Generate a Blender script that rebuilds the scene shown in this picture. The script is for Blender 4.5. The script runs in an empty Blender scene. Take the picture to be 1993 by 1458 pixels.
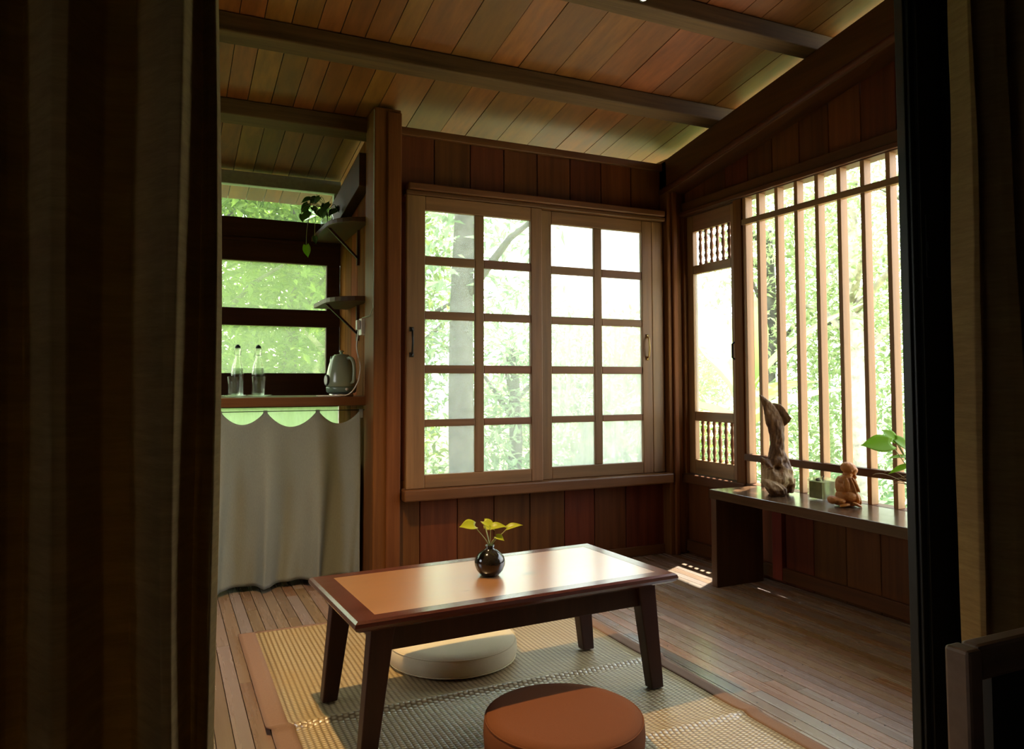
import bpy, bmesh, math, random
from mathutils import Vector, Matrix, noise
random.seed(11)
PI = math.pi
scn = bpy.context.scene
COL = scn.collection

# ------------------------------------------------------------------ camera
FPX, YAW, PITCH, ROLL, CYPX = 1457.23, math.radians(24.963), math.radians(2.632), math.radians(-0.127), 676.05
cam = bpy.data.cameras.new('camera')
cam.sensor_fit = 'HORIZONTAL'; cam.sensor_width = 36.0
cam.lens = FPX / 1993.0 * 36.0
cam.shift_y = -(729.0 - CYPX) / 1993.0
cam.clip_start = 0.05; cam.clip_end = 300
camo = bpy.data.objects.new('camera', cam); COL.objects.link(camo)
fw = Vector((math.sin(YAW) * math.cos(PITCH), math.cos(YAW) * math.cos(PITCH), math.sin(PITCH)))
r0 = Vector((math.cos(YAW), -math.sin(YAW), 0)); u0 = r0.cross(fw)
r1 = math.cos(ROLL) * r0 + math.sin(ROLL) * u0
u1 = -math.sin(ROLL) * r0 + math.cos(ROLL) * u0
M = Matrix((r1, u1, -fw)).transposed().to_4x4(); M.translation = Vector((0, 0, 1.1))
camo.matrix_world = M
scn.camera = camo

# ------------------------------------------------------------------ world, sun, exposure
w = bpy.data.worlds.new('sky'); scn.world = w; w.use_nodes = True
nt = w.node_tree; nt.nodes.clear()
tc = nt.nodes.new('ShaderNodeTexCoord'); sep = nt.nodes.new('ShaderNodeSeparateXYZ')
rp = nt.nodes.new('ShaderNodeValToRGB')
rp.color_ramp.elements[0].position = 0.0; rp.color_ramp.elements[0].color = (0.55, 0.60, 0.55, 1)
rp.color_ramp.elements[1].position = 0.5; rp.color_ramp.elements[1].color = (0.80, 0.90, 1.0, 1)
e = rp.color_ramp.elements.new(0.12); e.color = (1.0, 0.98, 0.95, 1)
bg = nt.nodes.new('ShaderNodeBackground'); bg.inputs[1].default_value = 8.5
ow = nt.nodes.new('ShaderNodeOutputWorld')
nt.links.new(tc.outputs['Generated'], sep.inputs[0]); nt.links.new(sep.outputs[2], rp.inputs[0])
nt.links.new(rp.outputs[0], bg.inputs[0]); nt.links.new(bg.outputs[0], ow.inputs[0])

SUN_DIR = Vector((0.30, 0.16, 1.0)).normalized()          # towards the sun
sl = bpy.data.lights.new('sun', 'SUN'); sl.energy = 28; sl.angle = math.radians(0.6); sl.color = (1.0, 0.90, 0.74)
so = bpy.data.objects.new('sun', sl); COL.objects.link(so)
so.rotation_euler = SUN_DIR.to_track_quat('Z', 'Y').to_euler(); so.location = (8, 6, 12)

scn.view_settings.view_transform = 'Standard'; scn.view_settings.look = 'None'
scn.view_settings.gamma = 1.0; scn.view_settings.use_curve_mapping = False
scn.view_settings.exposure = 0.0
scn.cycles.max_bounces = 10; scn.cycles.diffuse_bounces = 5; scn.cycles.glossy_bounces = 5
scn.cycles.transmission_bounces = 8; scn.cycles.transparent_max_bounces = 16
scn.cycles.sample_clamp_indirect = 6.0; scn.cycles.use_denoising = True
scn.cycles.caustics_reflective = False; scn.cycles.caustics_refractive = False

# ------------------------------------------------------------------ materials
class NT:
    def __init__(s, name):
        s.m = bpy.data.materials.new(name); s.m.use_nodes = True
        s.t = s.m.node_tree; s.t.nodes.clear()
        s.out = s.n('ShaderNodeOutputMaterial')
    def n(s, typ, **kw):
        x = s.t.nodes.new(typ)
        for k, v in kw.items():
            if k.startswith('i_'):
                x.inputs[k[2:].replace('_', ' ')].default_value = v
            else: setattr(x, k, v)
        return x
    def l(s, a, b): s.t.links.new(a, b)
    def ramp(s, fac, stops):
        r = s.n('ShaderNodeValToRGB'); cr = r.color_ramp
        cr.elements[0].position, cr.elements[0].color = stops[0][0], tuple(stops[0][1]) + (1,)
        cr.elements[1].position, cr.elements[1].color = stops[-1][0], tuple(stops[-1][1]) + (1,)
        for p, c in stops[1:-1]:
            q = cr.elements.new(p); q.color = tuple(c) + (1,)
        s.l(fac, r.inputs[0]); return r.outputs[0]
    def mix(s, fac, a, b, mode='MIX'):
        x = s.n('ShaderNodeMix', data_type='RGBA', blend_type=mode)
        for i, v in ((0, fac), (6, a), (7, b)):
            if hasattr(v, 'links'): s.l(v, x.inputs[i])
            elif isinstance(v, tuple): x.inputs[i].default_value = v + (1,) if len(v) == 3 else v
            else: x.inputs[i].default_value = v
        return x.outputs[2]
    def math(s, op, a, b=None, c=None):
        x = s.n('ShaderNodeMath', operation=op)
        for i, v in enumerate((a, b, c)):
            if v is None: continue
            if hasattr(v, 'links'): s.l(v, x.inputs[i])
            else: x.inputs[i].default_value = v
        return x.outputs[0]
    def noise(s, vec, scale, detail=4, rough=.55):
        x = s.n('ShaderNodeTexNoise'); x.inputs['Scale'].default_value = scale
        x.inputs['Detail'].default_value = detail; x.inputs['Roughness'].default_value = rough
        if vec is not None: s.l(vec, x.inputs['Vector'])
        return x.outputs['Fac']
    def coord(s, scale=(1, 1, 1), which='Object'):
        t = s.n('ShaderNodeTexCoord'); m = s.n('ShaderNodeMapping'); m.inputs['Scale'].default_value = scale
        s.l(t.outputs[which], m.inputs['Vector']); return m.outputs[0]
    def bump(s, h, strength=.3, dist=.01):
        b = s.n('ShaderNodeBump'); b.inputs['Strength'].default_value = strength; b.inputs['Distance'].default_value = dist
        s.l(h, b.inputs['Height']); return b.outputs[0]
    def bsdf(s, col, rough=.5, metal=0, normal=None, spec=None, coat=0, ior=1.5):
        p = s.n('ShaderNodeBsdfPrincipled')
        if hasattr(col, 'links'): s.l(col, p.inputs['Base Color'])
        else: p.inputs['Base Color'].default_value = tuple(col) + (1,)
        if hasattr(rough, 'links'): s.l(rough, p.inputs['Roughness'])
        else: p.inputs['Roughness'].default_value = rough
        p.inputs['Metallic'].default_value = metal
        p.inputs['IOR'].default_value = ior; p.inputs['Coat IOR'].default_value = 1.5 if ior < 1.6 else 2.5
        if spec is not None: p.inputs['Specular IOR Level'].default_value = spec
        if coat: p.inputs['Coat Weight'].default_value = coat; p.inputs['Coat Roughness'].default_value = .24
        if normal is not None: s.l(normal, p.inputs['Normal'])
        return p
    def done(s, sh): s.l(sh, s.out.inputs['Surface']); return s.m

def wood(name, c1, c2, axis=2, rough=.55, var=.5, spec=.4, bump=.25, warm=None, coat=0, fine=1.0, ior=1.5):
    """plank wood: grain along axis, each loose board a little different."""
    t = NT(name)
    sc = [26 * fine, 26 * fine, 26 * fine]; sc[axis] = 1.3
    geo = t.n('ShaderNodeNewGeometry')
    co = t.coord(tuple(sc))
    off = t.n('ShaderNodeVectorMath', operation='SCALE'); off.inputs[0].default_value = (37, 23, 51)
    t.l(geo.outputs['Random Per Island'], off.inputs['Scale'])
    add = t.n('ShaderNodeVectorMath', operation='ADD'); t.l(co, add.inputs[0]); t.l(off.outputs[0], add.inputs[1])
    g = t.noise(add.outputs[0], 1.0, 6, .62)
    g2 = t.noise(add.outputs[0], .22, 3, .5)
    gm = t.math('ADD', t.math('MULTIPLY', g, .65), t.math('MULTIPLY', g2, .35))
    mid = tuple((a + b) / 2 for a, b in zip(c1, c2))
    col = t.ramp(gm, [(.32, c1), (.5, mid), (.68, c2)])
    hsv = t.n('ShaderNodeHueSaturation')
    rnd = geo.outputs['Random Per Island']
    v = t.math('ADD', t.math('MULTIPLY', rnd, var), 1 - var * .5)
    t.l(v, hsv.inputs['Value']); t.l(col, hsv.inputs['Color'])
    r2 = t.math('FRACT', t.math('MULTIPLY', rnd, 17.31))
    t.l(t.math('ADD', t.math('MULTIPLY', r2, .03 * (1 if var else 0)), .486), hsv.inputs['Hue'])
    col = hsv.outputs[0]
    if warm:
        col = t.mix(t.math('MULTIPLY', t.math('FRACT', t.math('MULTIPLY', rnd, 7.77)), warm[1]), col, warm[0])
    rr = t.math('ADD', t.math('MULTIPLY', g, .18), rough - .09)
    p = t.bsdf(col, rr, normal=t.bump(gm, bump, .004), spec=spec, coat=coat, ior=ior)
    return t.done(p.outputs[0])

def plain(name, c, rough=.5, metal=0, spec=None, coat=0, nz=.0, nscale=40):
    t = NT(name)
    if nz:
        f = t.noise(t.coord(), nscale, 4)
        col = t.ramp(f, [(.3, tuple(x * (1 - nz) for x in c)), (.7, tuple(min(1, x * (1 + nz)) for x in c))])
        p = t.bsdf(col, rough, metal, spec=spec, coat=coat, normal=t.bump(f, .12, .003))
    else: p = t.bsdf(c, rough, metal, spec=spec, coat=coat)
    return t.done(p.outputs[0])

def cloth(name, c, trans=.3, var=.25, stripe=None, stretch=(1, 1, 1), bump=.4, sc=60):
    t = NT(name)
    co = t.coord(stretch)
    f = t.noise(co, sc, 5, .7)
    big = t.noise(co, 9, 3)
    col = t.ramp(f, [(.3, tuple(x * (1 - var) for x in c)), (.7, tuple(min(1, x * (1 + var)) for x in c))])
    if stripe: col = t.mix(t.math('MULTIPLY', big, .8), col, stripe)
    d = t.bsdf(col, .9, spec=.15, normal=t.bump(f, bump, .002))
    tr = t.n('ShaderNodeBsdfTranslucent'); t.l(col, tr.inputs[0])
    ms = t.n('ShaderNodeMixShader'); ms.inputs[0].default_value = trans
    t.l(d.outputs[0], ms.inputs[1]); t.l(tr.outputs[0], ms.inputs[2])
    return t.done(ms.outputs[0])

def leafmat(name, c1, c2, trans=.45, rough=.5):
    t = NT(name); geo = t.n('ShaderNodeNewGeometry')
    col = t.ramp(geo.outputs['Random Per Island'], [(0, c1), (1, c2)])
    d = t.bsdf(col, rough, spec=.3)
    tr = t.n('ShaderNodeBsdfTranslucent'); t.l(col, tr.inputs[0])
    ms = t.n('ShaderNodeMixShader'); ms.inputs[0].default_value = trans
    t.l(d.outputs[0], ms.inputs[1]); t.l(tr.outputs[0], ms.inputs[2])
    return t.done(ms.outputs[0])

def dusty(name, dust, tint=(.96, .99, .97), haze=(.86, .9, .9)):
    t = NT(name)
    f = t.noise(t.coord((3, 3, 1.2)), 2.2, 6, .65)
    f2 = t.noise(t.coord((40, 40, 6)), 1.0, 3, .6)
    ff = t.math('ADD', t.math('MULTIPLY', f, .75), t.math('MULTIPLY', f2, .25))
    fac = t.math('MULTIPLY', t.math('ADD', ff, .1), dust)
    tp = t.n('ShaderNodeBsdfTransparent'); tp.inputs[0].default_value = tint + (1,)
    tr = t.n('ShaderNodeBsdfTranslucent'); tr.inputs[0].default_value = tuple(haze) + (1,)
    df = t.n('ShaderNodeBsdfDiffuse'); df.inputs[0].default_value = (.4, .4, .38, 1)
    m0 = t.n('ShaderNodeMixShader'); m0.inputs[0].default_value = .25
    t.l(tr.outputs[0], m0.inputs[1]); t.l(df.outputs[0], m0.inputs[2])
    m1 = t.n('ShaderNodeMixShader'); t.l(fac, m1.inputs[0]); t.l(tp.outputs[0], m1.inputs[1]); t.l(m0.outputs[0], m1.inputs[2])
    gl = t.n('ShaderNodeBsdfGlossy'); gl.inputs['Roughness'].default_value = .03
    lw = t.n('ShaderNodeLayerWeight'); lw.inputs[0].default_value = .5
    fr = t.math('ADD', t.math('MULTIPLY', t.math('POWER', lw.outputs['Facing'], 5.0), .5), .02)
    m2 = t.n('ShaderNodeMixShader'); t.l(fr, m2.inputs[0]); t.l(m1.outputs[0], m2.inputs[1]); t.l(gl.outputs[0], m2.inputs[2])
    return t.done(m2.outputs[0])

def glass(name, c=(1, 1, 1), rough=0.0):
    t = NT(name)
    g = t.n('ShaderNodeBsdfGlass'); g.inputs['Color'].default_value = c + (1,); g.inputs['Roughness'].default_value = rough; g.inputs['IOR'].default_value = 1.45
    tp = t.n('ShaderNodeBsdfTransparent'); tp.inputs[0].default_value = c + (1,)
    m = t.n('ShaderNodeMixShader'); m.inputs[0].default_value = .72
    t.l(g.outputs[0], m.inputs[1]); t.l(tp.outputs[0], m.inputs[2])
    return t.done(m.outputs[0])

def emit(name, c, s):
    t = NT(name); em = t.n('ShaderNodeEmission'); em.inputs[0].default_value = c + (1,); em.inputs[1].default_value = s
    return t.done(em.outputs[0])

MW = {}
MW['ceil'] = wood('ceiling_teak', (.115, .036, .009), (.26, .094, .023), 1, .42, .55, .24, .1, warm=((.15, .07, .022), .4))
MW['beam'] = wood('beam_wood', (.038, .017, .007), (.13, .068, .028), 0, .65, .3, .2, .4)
MW['wall'] = wood('wall_teak', (.068, .017, .005), (.155, .045, .012), 2, .5, .4, .22)
MW['wallx'] = wood('trim_teak_x', (.075, .024, .007), (.165, .058, .017), 0, .45, .3, .35)
MW['wally'] = wood('trim_teak_y', (.050, .014, .005), (.115, .037, .011), 1, .5, .3, .25)
MW['wallz'] = wood('post_teak', (.08, .025, .008), (.18, .062, .018), 2, .6, .3, .10)
MW['sashx'] = wood('sash_teak_x', (.13, .058, .020), (.27, .125, .048), 0, .5, .2, .4)
MW['sashz'] = wood('sash_teak_z', (.13, .058, .020), (.27, .125, .048), 2, .5, .2, .4)
MW['sashy'] = wood('sash_teak_y', (.15, .075, .03), (.30, .15, .06), 1, .5, .2, .4)
MW['bar'] = wood('lattice_teak', (.22, .10, .040), (.37, .185, .08), 2, .5, .25, .4)
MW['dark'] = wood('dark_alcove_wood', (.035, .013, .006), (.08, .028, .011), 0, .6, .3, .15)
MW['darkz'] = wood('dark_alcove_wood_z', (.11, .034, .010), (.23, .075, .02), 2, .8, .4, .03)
MW['floor'] = wood('floor_boards', (.17, .092, .044), (.29, .175, .095), 1, .27, .4, .6, .08, ior=1.95, warm=((.25, .235, .24), .65))  # grey tint on random boards also stands in for window sheen
MW['bench'] = wood('bench_wood', (.045, .022, .011), (.098, .048, .024), 1, .22, .2, .5, .2)
MW['benchz'] = wood('bench_wood_z', (.05, .020, .009), (.10, .042, .018), 2, .5, .2, .3, .2)
MW['top'] = wood('table_honey_wood', (.35, .175, .045), (.45, .24, .075), 0, .30, .0, .6, .02, fine=.5, coat=1.0, ior=1.9)
MW['rim'] = wood('table_dark_rim', (.06, .019, .010), (.125, .042, .020), 0, .2, .25, .8, .04, coat=.4)
MW['leg'] = wood('table_leg_wood', (.022, .007, .005), (.055, .018, .010), 2, .42, .1, .35, .1)
MW['drift'] = wood('driftwood', (.045, .017, .005), (.25, .125, .042), 2, .6, .0, .3, .6, fine=.55)
MW['carve'] = wood('carved_wood', (.34, .14, .020), (.55, .27, .050), 2, .5, .0, .35, .2, fine=.8)
MW['chair'] = wood('chair_wood', (.10, .065, .045), (.18, .12, .085), 0, .5, .1, .4, .15)
MW['batten'] = wood('red_batten', (.13, .030, .012), (.24, .06, .022), 2, .5, 0, .3)
MAT = {}
MAT['dust'] = dusty('dusty_pane', .66)
MAT['dust2'] = dusty('lightly_dusty_pane', .42)
MAT['pane'] = dusty('clear_pane', .10)
MAT['greenpane'] = dusty('alcove_pane', .34, (.94, 1.0, .84), (.72, .82, .55))
MAT['frosted'] = dusty('frosted_pane', 1.3, (.92, 1.0, .86), (.58, .68, .44))
MAT['linen'] = cloth('linen_curtain', (.36, .26, .105), .38, stripe=(.26, .15, .07), stretch=(.35, .35, 3), sc=40)
MAT['cafe'] = cloth('cafe_linen', (.33, .355, .30), .35, .08, stretch=(1, 1, .3), bump=.2, sc=260)
MAT['cream'] = cloth('cream_canvas', (.72, .62, .41), .0, .05, bump=.15, sc=300)
MAT['brown'] = cloth('rust_canvas', (.175, .062, .023), .0, .06, bump=.15, sc=300)
MAT['edge'] = cloth('mat_binding', (.25, .155, .105), .0, .08, bump=.2, sc=200)
MAT['hollow'] = plain('shaded_hollow', (.022, .012, .007), .9, nz=.3)  # unused; near-black stands in for shade inside the driftwood hollows
MAT['iron'] = plain('dark_iron', (.03, .028, .026), .45, .8)
MAT['brass'] = plain('old_brass', (.45, .30, .12), .35, .9)
MAT['steel'] = plain('brushed_steel', (.55, .55, .53), .3, 1)
MAT['frame'] = plain('dark_green_metal', (.010, .013, .012), .45, .2, nz=.2)
MAT['vase'] = plain('dark_glaze', (.020, .017, .013), .10, 0, .6, nz=.2, nscale=60)
MAT['kettle'] = plain('sage_enamel', (.24, .29, .19), .22, 0, .5, coat=.4)
MAT['kettledark'] = plain('sage_enamel_base', (.13, .19, .15), .3, 0, .5)
MAT['black'] = plain('black_plastic', (.012, .012, .012), .35)
MAT['white'] = plain('white_plastic', (.72, .70, .64), .45)
MAT['dial'] = plain('dial_face', (.62, .62, .58), .4)
MAT['plastergrey'] = plain('grey_panel', (.30, .32, .26), .8, nz=.1)
MAT['glass'] = glass('clear_glass')
MAT['water'] = glass('water', (.93, .98, .95))
MAT['greenstuff'] = plain('green_fill', (.26, .31, .08), .6, nz=.2)
MAT['roof'] = plain('roof_sheet', (.05, .045, .04), .8, nz=.2)
MAT['earth'] = plain('garden_soil_and_grass', (.16, .22, .07), .95, nz=.5, nscale=3)
MAT['gravel'] = plain('bounce_gravel', (.62, .55, .42), .95, nz=.25, nscale=25)
MAT['bark'] = plain('bark', (.13, .12, .11), .9, nz=.45, nscale=12)
MAT['palebark'] = plain('pale_bark', (.42, .38, .32), .9, nz=.4, nscale=12)
MAT['plaster'] = plain('dim_plaster', (.22, .15, .09), .9, nz=.1)
MAT['pothos'] = leafmat('pothos_leaf', (.30, .56, .03), (.46, .68, .05), .55, .35)
MAT['pothosy'] = leafmat('pothos_yellow_leaf', (.46, .54, .03), (.66, .64, .05), .4, .35)
MAT['pothosd'] = leafmat('pothos_dark_leaf', (.05, .13, .03), (.12, .24, .04), .35, .35)
MAT['stem'] = plain('pale_stem', (.38, .42, .14), .5)
MAT['root'] = plain('brown_root', (.33, .22, .10), .7)
MAT['leafA'] = leafmat('tree_leaf_mid', (.29, .37, .18), (.52, .60, .35), .5)  # leafA to leafC: greens paled in the colour to stand in for haze
MAT['leafB'] = leafmat('tree_leaf_bluegreen', (.26, .40, .22), (.52, .66, .42), .5)
MAT['leafC'] = leafmat('tree_leaf_yellow', (.30, .42, .10), (.50, .60, .18), .55)
MAT['leafD'] = leafmat('tree_leaf_deep', (.10, .19, .03), (.27, .38, .07), .5)
MAT['banana'] = leafmat('banana_leaf', (.30, .50, .13), (.50, .62, .20), .6, .4)
MAT['bulb'] = emit('warm_bulb', (1.0, .66, .31), 7600)
MAT['bulb2'] = emit('white_bulb', (1.0, .93, .75), 14)
MAT['shade'] = cloth('lamp_shade_paper', (.60, .40, .22), .30, .08)

def driftmix():
    t = NT('driftwood_mixed')
    tcn = t.n('ShaderNodeTexCoord'); sp = t.n('ShaderNodeSeparateXYZ'); t.l(tcn.outputs['Object'], sp.inputs[0])
    z = sp.outputs[2]
    g = t.noise(t.coord((70, 70, 9)), 1.0, 6, .65); big = t.noise(t.coord((1, 1, 1)), 17, 3, .6)
    dark = t.ramp(g, [(.35, (.05, .020, .007)), (.65, (.20, .10, .036))])
    pale = t.ramp(g, [(.35, (.26, .15, .065)), (.65, (.52, .36, .19))])
    zz = t.math('ADD', z, t.math('MULTIPLY', t.math('SUBTRACT', big, .5), .16))
    m1 = t.ramp(zz, [(.03, (0, 0, 0)), (.055, (1, 1, 1)), (.125, (1, 1, 1)), (.15, (0, 0, 0))])
    m2 = t.ramp(zz, [(.36, (0, 0, 0)), (.44, (.35, .35, .35))])
    col = t.mix(m1, dark, pale); col = t.mix(m2, col, pale)
    p = t.bsdf(col, .6, spec=.3, normal=t.bump(g, .6, .004))
    return t.done(p.outputs[0])
MAT['driftmix'] = driftmix()

def weave():
    t = NT('woven_mat')
    co = t.coord((1, 1, 1))
    s = t.n('ShaderNodeSeparateXYZ'); t.l(co, s.inputs[0])
    CW, CH = .019, .0135
    u = t.math('DIVIDE', s.outputs[0], CW); v = t.math('DIVIDE', s.outputs[1], CH)
    iu = t.math('FLOOR', u); par = t.math('MODULO', iu, 2.0)
    v2 = t.math('ADD', v, t.math('MULTIPLY', t.math('ABSOLUTE', par), .5))
    su = t.math('ABSOLUTE', t.math('SINE', t.math('MULTIPLY', u, PI)))
    sv = t.math('ABSOLUTE', t.math('SINE', t.math('MULTIPLY', v2, PI)))
    h = t.math('MULTIPLY', su, sv)
    big = t.noise(co, 3.5, 3); strip = t.noise(t.coord((60, 1.2, 1)), 1.0, 2)
    col = t.ramp(h, [(.0, (.11, .065, .022)), (.35, (.36, .24, .09)), (.8, (.72, .62, .38))])
    col = t.mix(t.math('MULTIPLY', strip, .5), col, (.34, .24, .11))
    col = t.mix(t.math('MULTIPLY', t.math('SUBTRACT', big, .45), 1.2), col, (.40, .24, .07))
    p = t.bsdf(col, .32, spec=.6, ior=1.75, normal=t.bump(h, .5, .003))
    return t.done(p.outputs[0])
MAT['weave'] = weave()

# ------------------------------------------------------------------ mesh helpers
def wloc(o):
    v = Vector((0, 0, 0))
    while o is not None: v += o.location; o = o.parent
    return v

class MB:
    def __init__(s): s.bm = bmesh.new()
    def box(s, x0, x1, y0, y1, z0, z1):
        vs = [s.bm.verts.new((x, y, z)) for x in (x0, x1) for y in (y0, y1) for z in (z0, z1)]
        for f in ((0, 1, 3, 2), (4, 6, 7, 5), (0, 4, 5, 1), (2, 3, 7, 6), (0, 2, 6, 4), (1, 5, 7, 3)):
            s.bm.faces.new([vs[i] for i in f])
        return vs
    def sheared(s, x0, x1, y0, y1, z0, z1, k, yref=4.0):
        """box whose z follows the roof slope"""
        vs = s.box(x0, x1, y0, y1, z0, z1)
        for v in vs: v.co.z += k * (yref - v.co.y)
        return vs
    def quadprism(s, bot, top):
        b = [s.bm.verts.new(p) for p in bot]; t = [s.bm.verts.new(p) for p in top]; n = len(b)
        s.bm.faces.new(b[::-1]); s.bm.faces.new(t)
        for i in range(n): s.bm.faces.new((b[i], b[(i + 1) % n], t[(i + 1) % n], t[i]))
    def rings(s, rr, cap=True):
        R = [[s.bm.verts.new(p) for p in r] for r in rr]; n = len(R[0])
        for a, b in zip(R, R[1:]):
            for i in range(n): s.bm.faces.new((a[i], a[(i + 1) % n], b[(i + 1) % n], b[i]))
        if cap: s.bm.faces.new(R[0][::-1]); s.bm.faces.new(R[-1])
    def lathe(s, prof, c=(0, 0, 0), n=32, sx=1, sy=1, cap=True):
        s.rings([[(c[0] + r * sx * math.cos(2 * PI * i / n), c[1] + r * sy * math.sin(2 * PI * i / n), c[2] + z) for i in range(n)] for r, z in prof], cap)
    def lathe_axis(s, prof, c, ax, n=20):
        ax = Vector(ax).normalized(); a = ax.orthogonal().normalized(); b = ax.cross(a); c = Vector(c)
        s.rings([[c + ax * z + (a * math.cos(2 * PI * i / n) + b * math.sin(2 * PI * i / n)) * r for i in range(n)] for r, z in prof])
    def tube(s, pts, r, n=10):
        pts = [Vector(p) for p in pts]; rr = r if isinstance(r, (list, tuple)) else [r] * len(pts)
        out = []; prev = None
        for i, p in enumerate(pts):
            t = (pts[min(i + 1, len(pts) - 1)] - pts[max(i - 1, 0)]).normalized()
            if prev is None: a = t.orthogonal().normalized()
            else: a = (prev - t * prev.dot(t)).normalized()
            prev = a; b = t.cross(a)
            out.append([p + (a * math.cos(2 * PI * k / n) + b * math.sin(2 * PI * k / n)) * rr[i] for k in range(n)])
        s.rings(out)
    def grid(s, f, nu, nv):
        V = [[s.bm.verts.new(f(i / nu, j / nv)) for j in range(nv + 1)] for i in range(nu + 1)]
        for i in range(nu):
            for j in range(nv): s.bm.faces.new((V[i][j], V[i + 1][j], V[i + 1][j + 1], V[i][j + 1]))
    def ball(s, c, r, rot=None, sub=3):
        g = bmesh.ops.create_icosphere(s.bm, subdivisions=sub, radius=1)
        r = (r, r, r) if not isinstance(r, (tuple, list)) else r
        for v in g['verts']:
            p = Vector((v.co.x * r[0], v.co.y * r[1], v.co.z * r[2]))
            if rot is not None: p = rot @ p
            v.co = p + Vector(c)
    def build(s, name, mat, parent=None, smooth=False, bevel=0, local=False, solid=0, sub=0, seg=2):
        bmesh.ops.recalc_face_normals(s.bm, faces=s.bm.faces[:])
        me = bpy.data.meshes.new(name)
        if parent is not None:
            if not local:
                d = wloc(parent)
                for v in s.bm.verts: v.co -= d
            org = None
        else:
            cs = [v.co for v in s.bm.verts]
            mn = [min(c[i] for c in cs) for i in range(3)]; mx = [max(c[i] for c in cs) for i in range(3)]
            org = Vector(((mn[0] + mx[0]) / 2, (mn[1] + mx[1]) / 2, mn[2]))
            for v in s.bm.verts: v.co -= org
        if smooth:
            for f in s.bm.faces: f.smooth = True
        s.bm.to_mesh(me); s.bm.free()
        o = bpy.data.objects.new(name, me); COL.objects.link(o)
        me.materials.append(mat)
        if parent is not None: o.parent = parent
        else: o.location = org
        if bevel:
            b = o.modifiers.new('bevel', 'BEVEL'); b.width = bevel; b.segments = seg; b.limit_method = 'ANGLE'; b.angle_limit = math.radians(40)
        if solid:
            b = o.modifiers.new('solid', 'SOLIDIFY'); b.thickness = solid; b.offset = 0
        if sub:
            b = o.modifiers.new('sub', 'SUBSURF'); b.levels = sub; b.render_levels = sub
        return o

def tag(o, label, cat, group=None, kind=None):
    o['label'] = label; o['category'] = cat
    if group: o['group'] = group
    if kind: o['kind'] = kind
    return o
def thing(name, loc, label, cat, group=None, rz=0, kind=None):
    o = bpy.data.objects.new(name, None); COL.objects.link(o); o.empty_display_size = .1
    o.location = loc; o.rotation_euler = (0, 0, rz)
    return tag(o, label, cat, group, kind)
def struct(o, label, cat): return tag(o, label, cat, None, 'structure')
def dup(root, loc, label=None):
    r = root.copy(); COL.objects.link(r); r.location = loc
    if label: r['label'] = label
    for ch in list(root.children):
        c = ch.copy(); COL.objects.link(c); c.parent = r
        for g in list(ch.children):
            d = g.copy(); COL.objects.link(d); d.parent = c
    return r
def bez(p0, p1, p2, p3, n=14):
    out = []
    P = [Vector(p) for p in (p0, p1, p2, p3)]
    for i in range(n + 1):
        t = i / n; a = 1 - t
        out.append(P[0] * a ** 3 + P[1] * 3 * a * a * t + P[2] * 3 * a * t * t + P[3] * t ** 3)
    return out

K = .175                                  # roof slope
def zr(y): return 2.53 + K * (4 - y)       # rafter top
def zc(y): return 2.62 + K * (4 - y)       # underside of ceiling boards

# ------------------------------------------------------------------ setting: floor, ceiling, walls
b = MB(); x = -1.4; rnd = random.Random(3)
while x < 3.2:
    wd = .054 + rnd.uniform(-.003, .003)
    y = .9 - rnd.uniform(0, 1.2)
    while y < 4.98:
        L = rnd.uniform(.7, 1.9); b.box(x, x + wd - .0032, max(y, .9), min(y + L, 5.0) - .0012, -.02, 0)
        y += L
        if y < .9: continue
    x += wd
b.box(-1.4, 3.2, .9, 5.0, -.06, -.021)
b.box(-1.7, 3.2, -2.0, .9, -.06, 0)
fl = struct(b.build('floor', MW['floor']), 'narrow weathered teak floor boards running toward the back wall', 'floor')
n = MB(); rnd = random.Random(8)
for i in range(90):
    px, py = rnd.uniform(1.85, 3.0), rnd.uniform(1.3, 3.4)
    n.lathe([(.003, 0), (.003, .0006)], (px, py, .0), 8)
n.build('nail_head', MAT['iron'], fl)['kind'] = 'stuff'

b = MB(); x = -1.5; rnd = random.Random(21)
while x < 3.38:
    wd = rnd.choice((.105, .115, .118, .13)) if x < 1.0 else rnd.choice((.12, .16, .2, .21, .18)); x2 = min(x + wd, 3.40)
    ye = 5.45 if x < 1.1 else 4.75
    j = rnd.uniform(0, .003)
    b.sheared(x, x2 - .004, .9, ye, 2.62 + j, 2.64 + j, K); x = x2
b.sheared(-1.5, 1.1, .9, 5.45, 2.645, 2.66, K); b.sheared(1.1, 3.40, .9, 4.75, 2.645, 2.66, K)
struct(b.build('ceiling', MW['ceil']), 'sloping ceiling of reddish wooden planks falling toward the back wall', 'ceiling')
b = MB(); b.sheared(-1.6, 3.43, .8, 4.8, 2.665, 2.70, K); b.sheared(-1.6, 1.15, 4.8, 5.5, 2.665, 2.70, K)
b.box(-1.62, -1.45, 0.8, 5.0, 3.2, 3.25)
struct(b.build('roof', MAT['roof']), 'dark roof sheet above the plank ceiling', 'roof')

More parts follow.
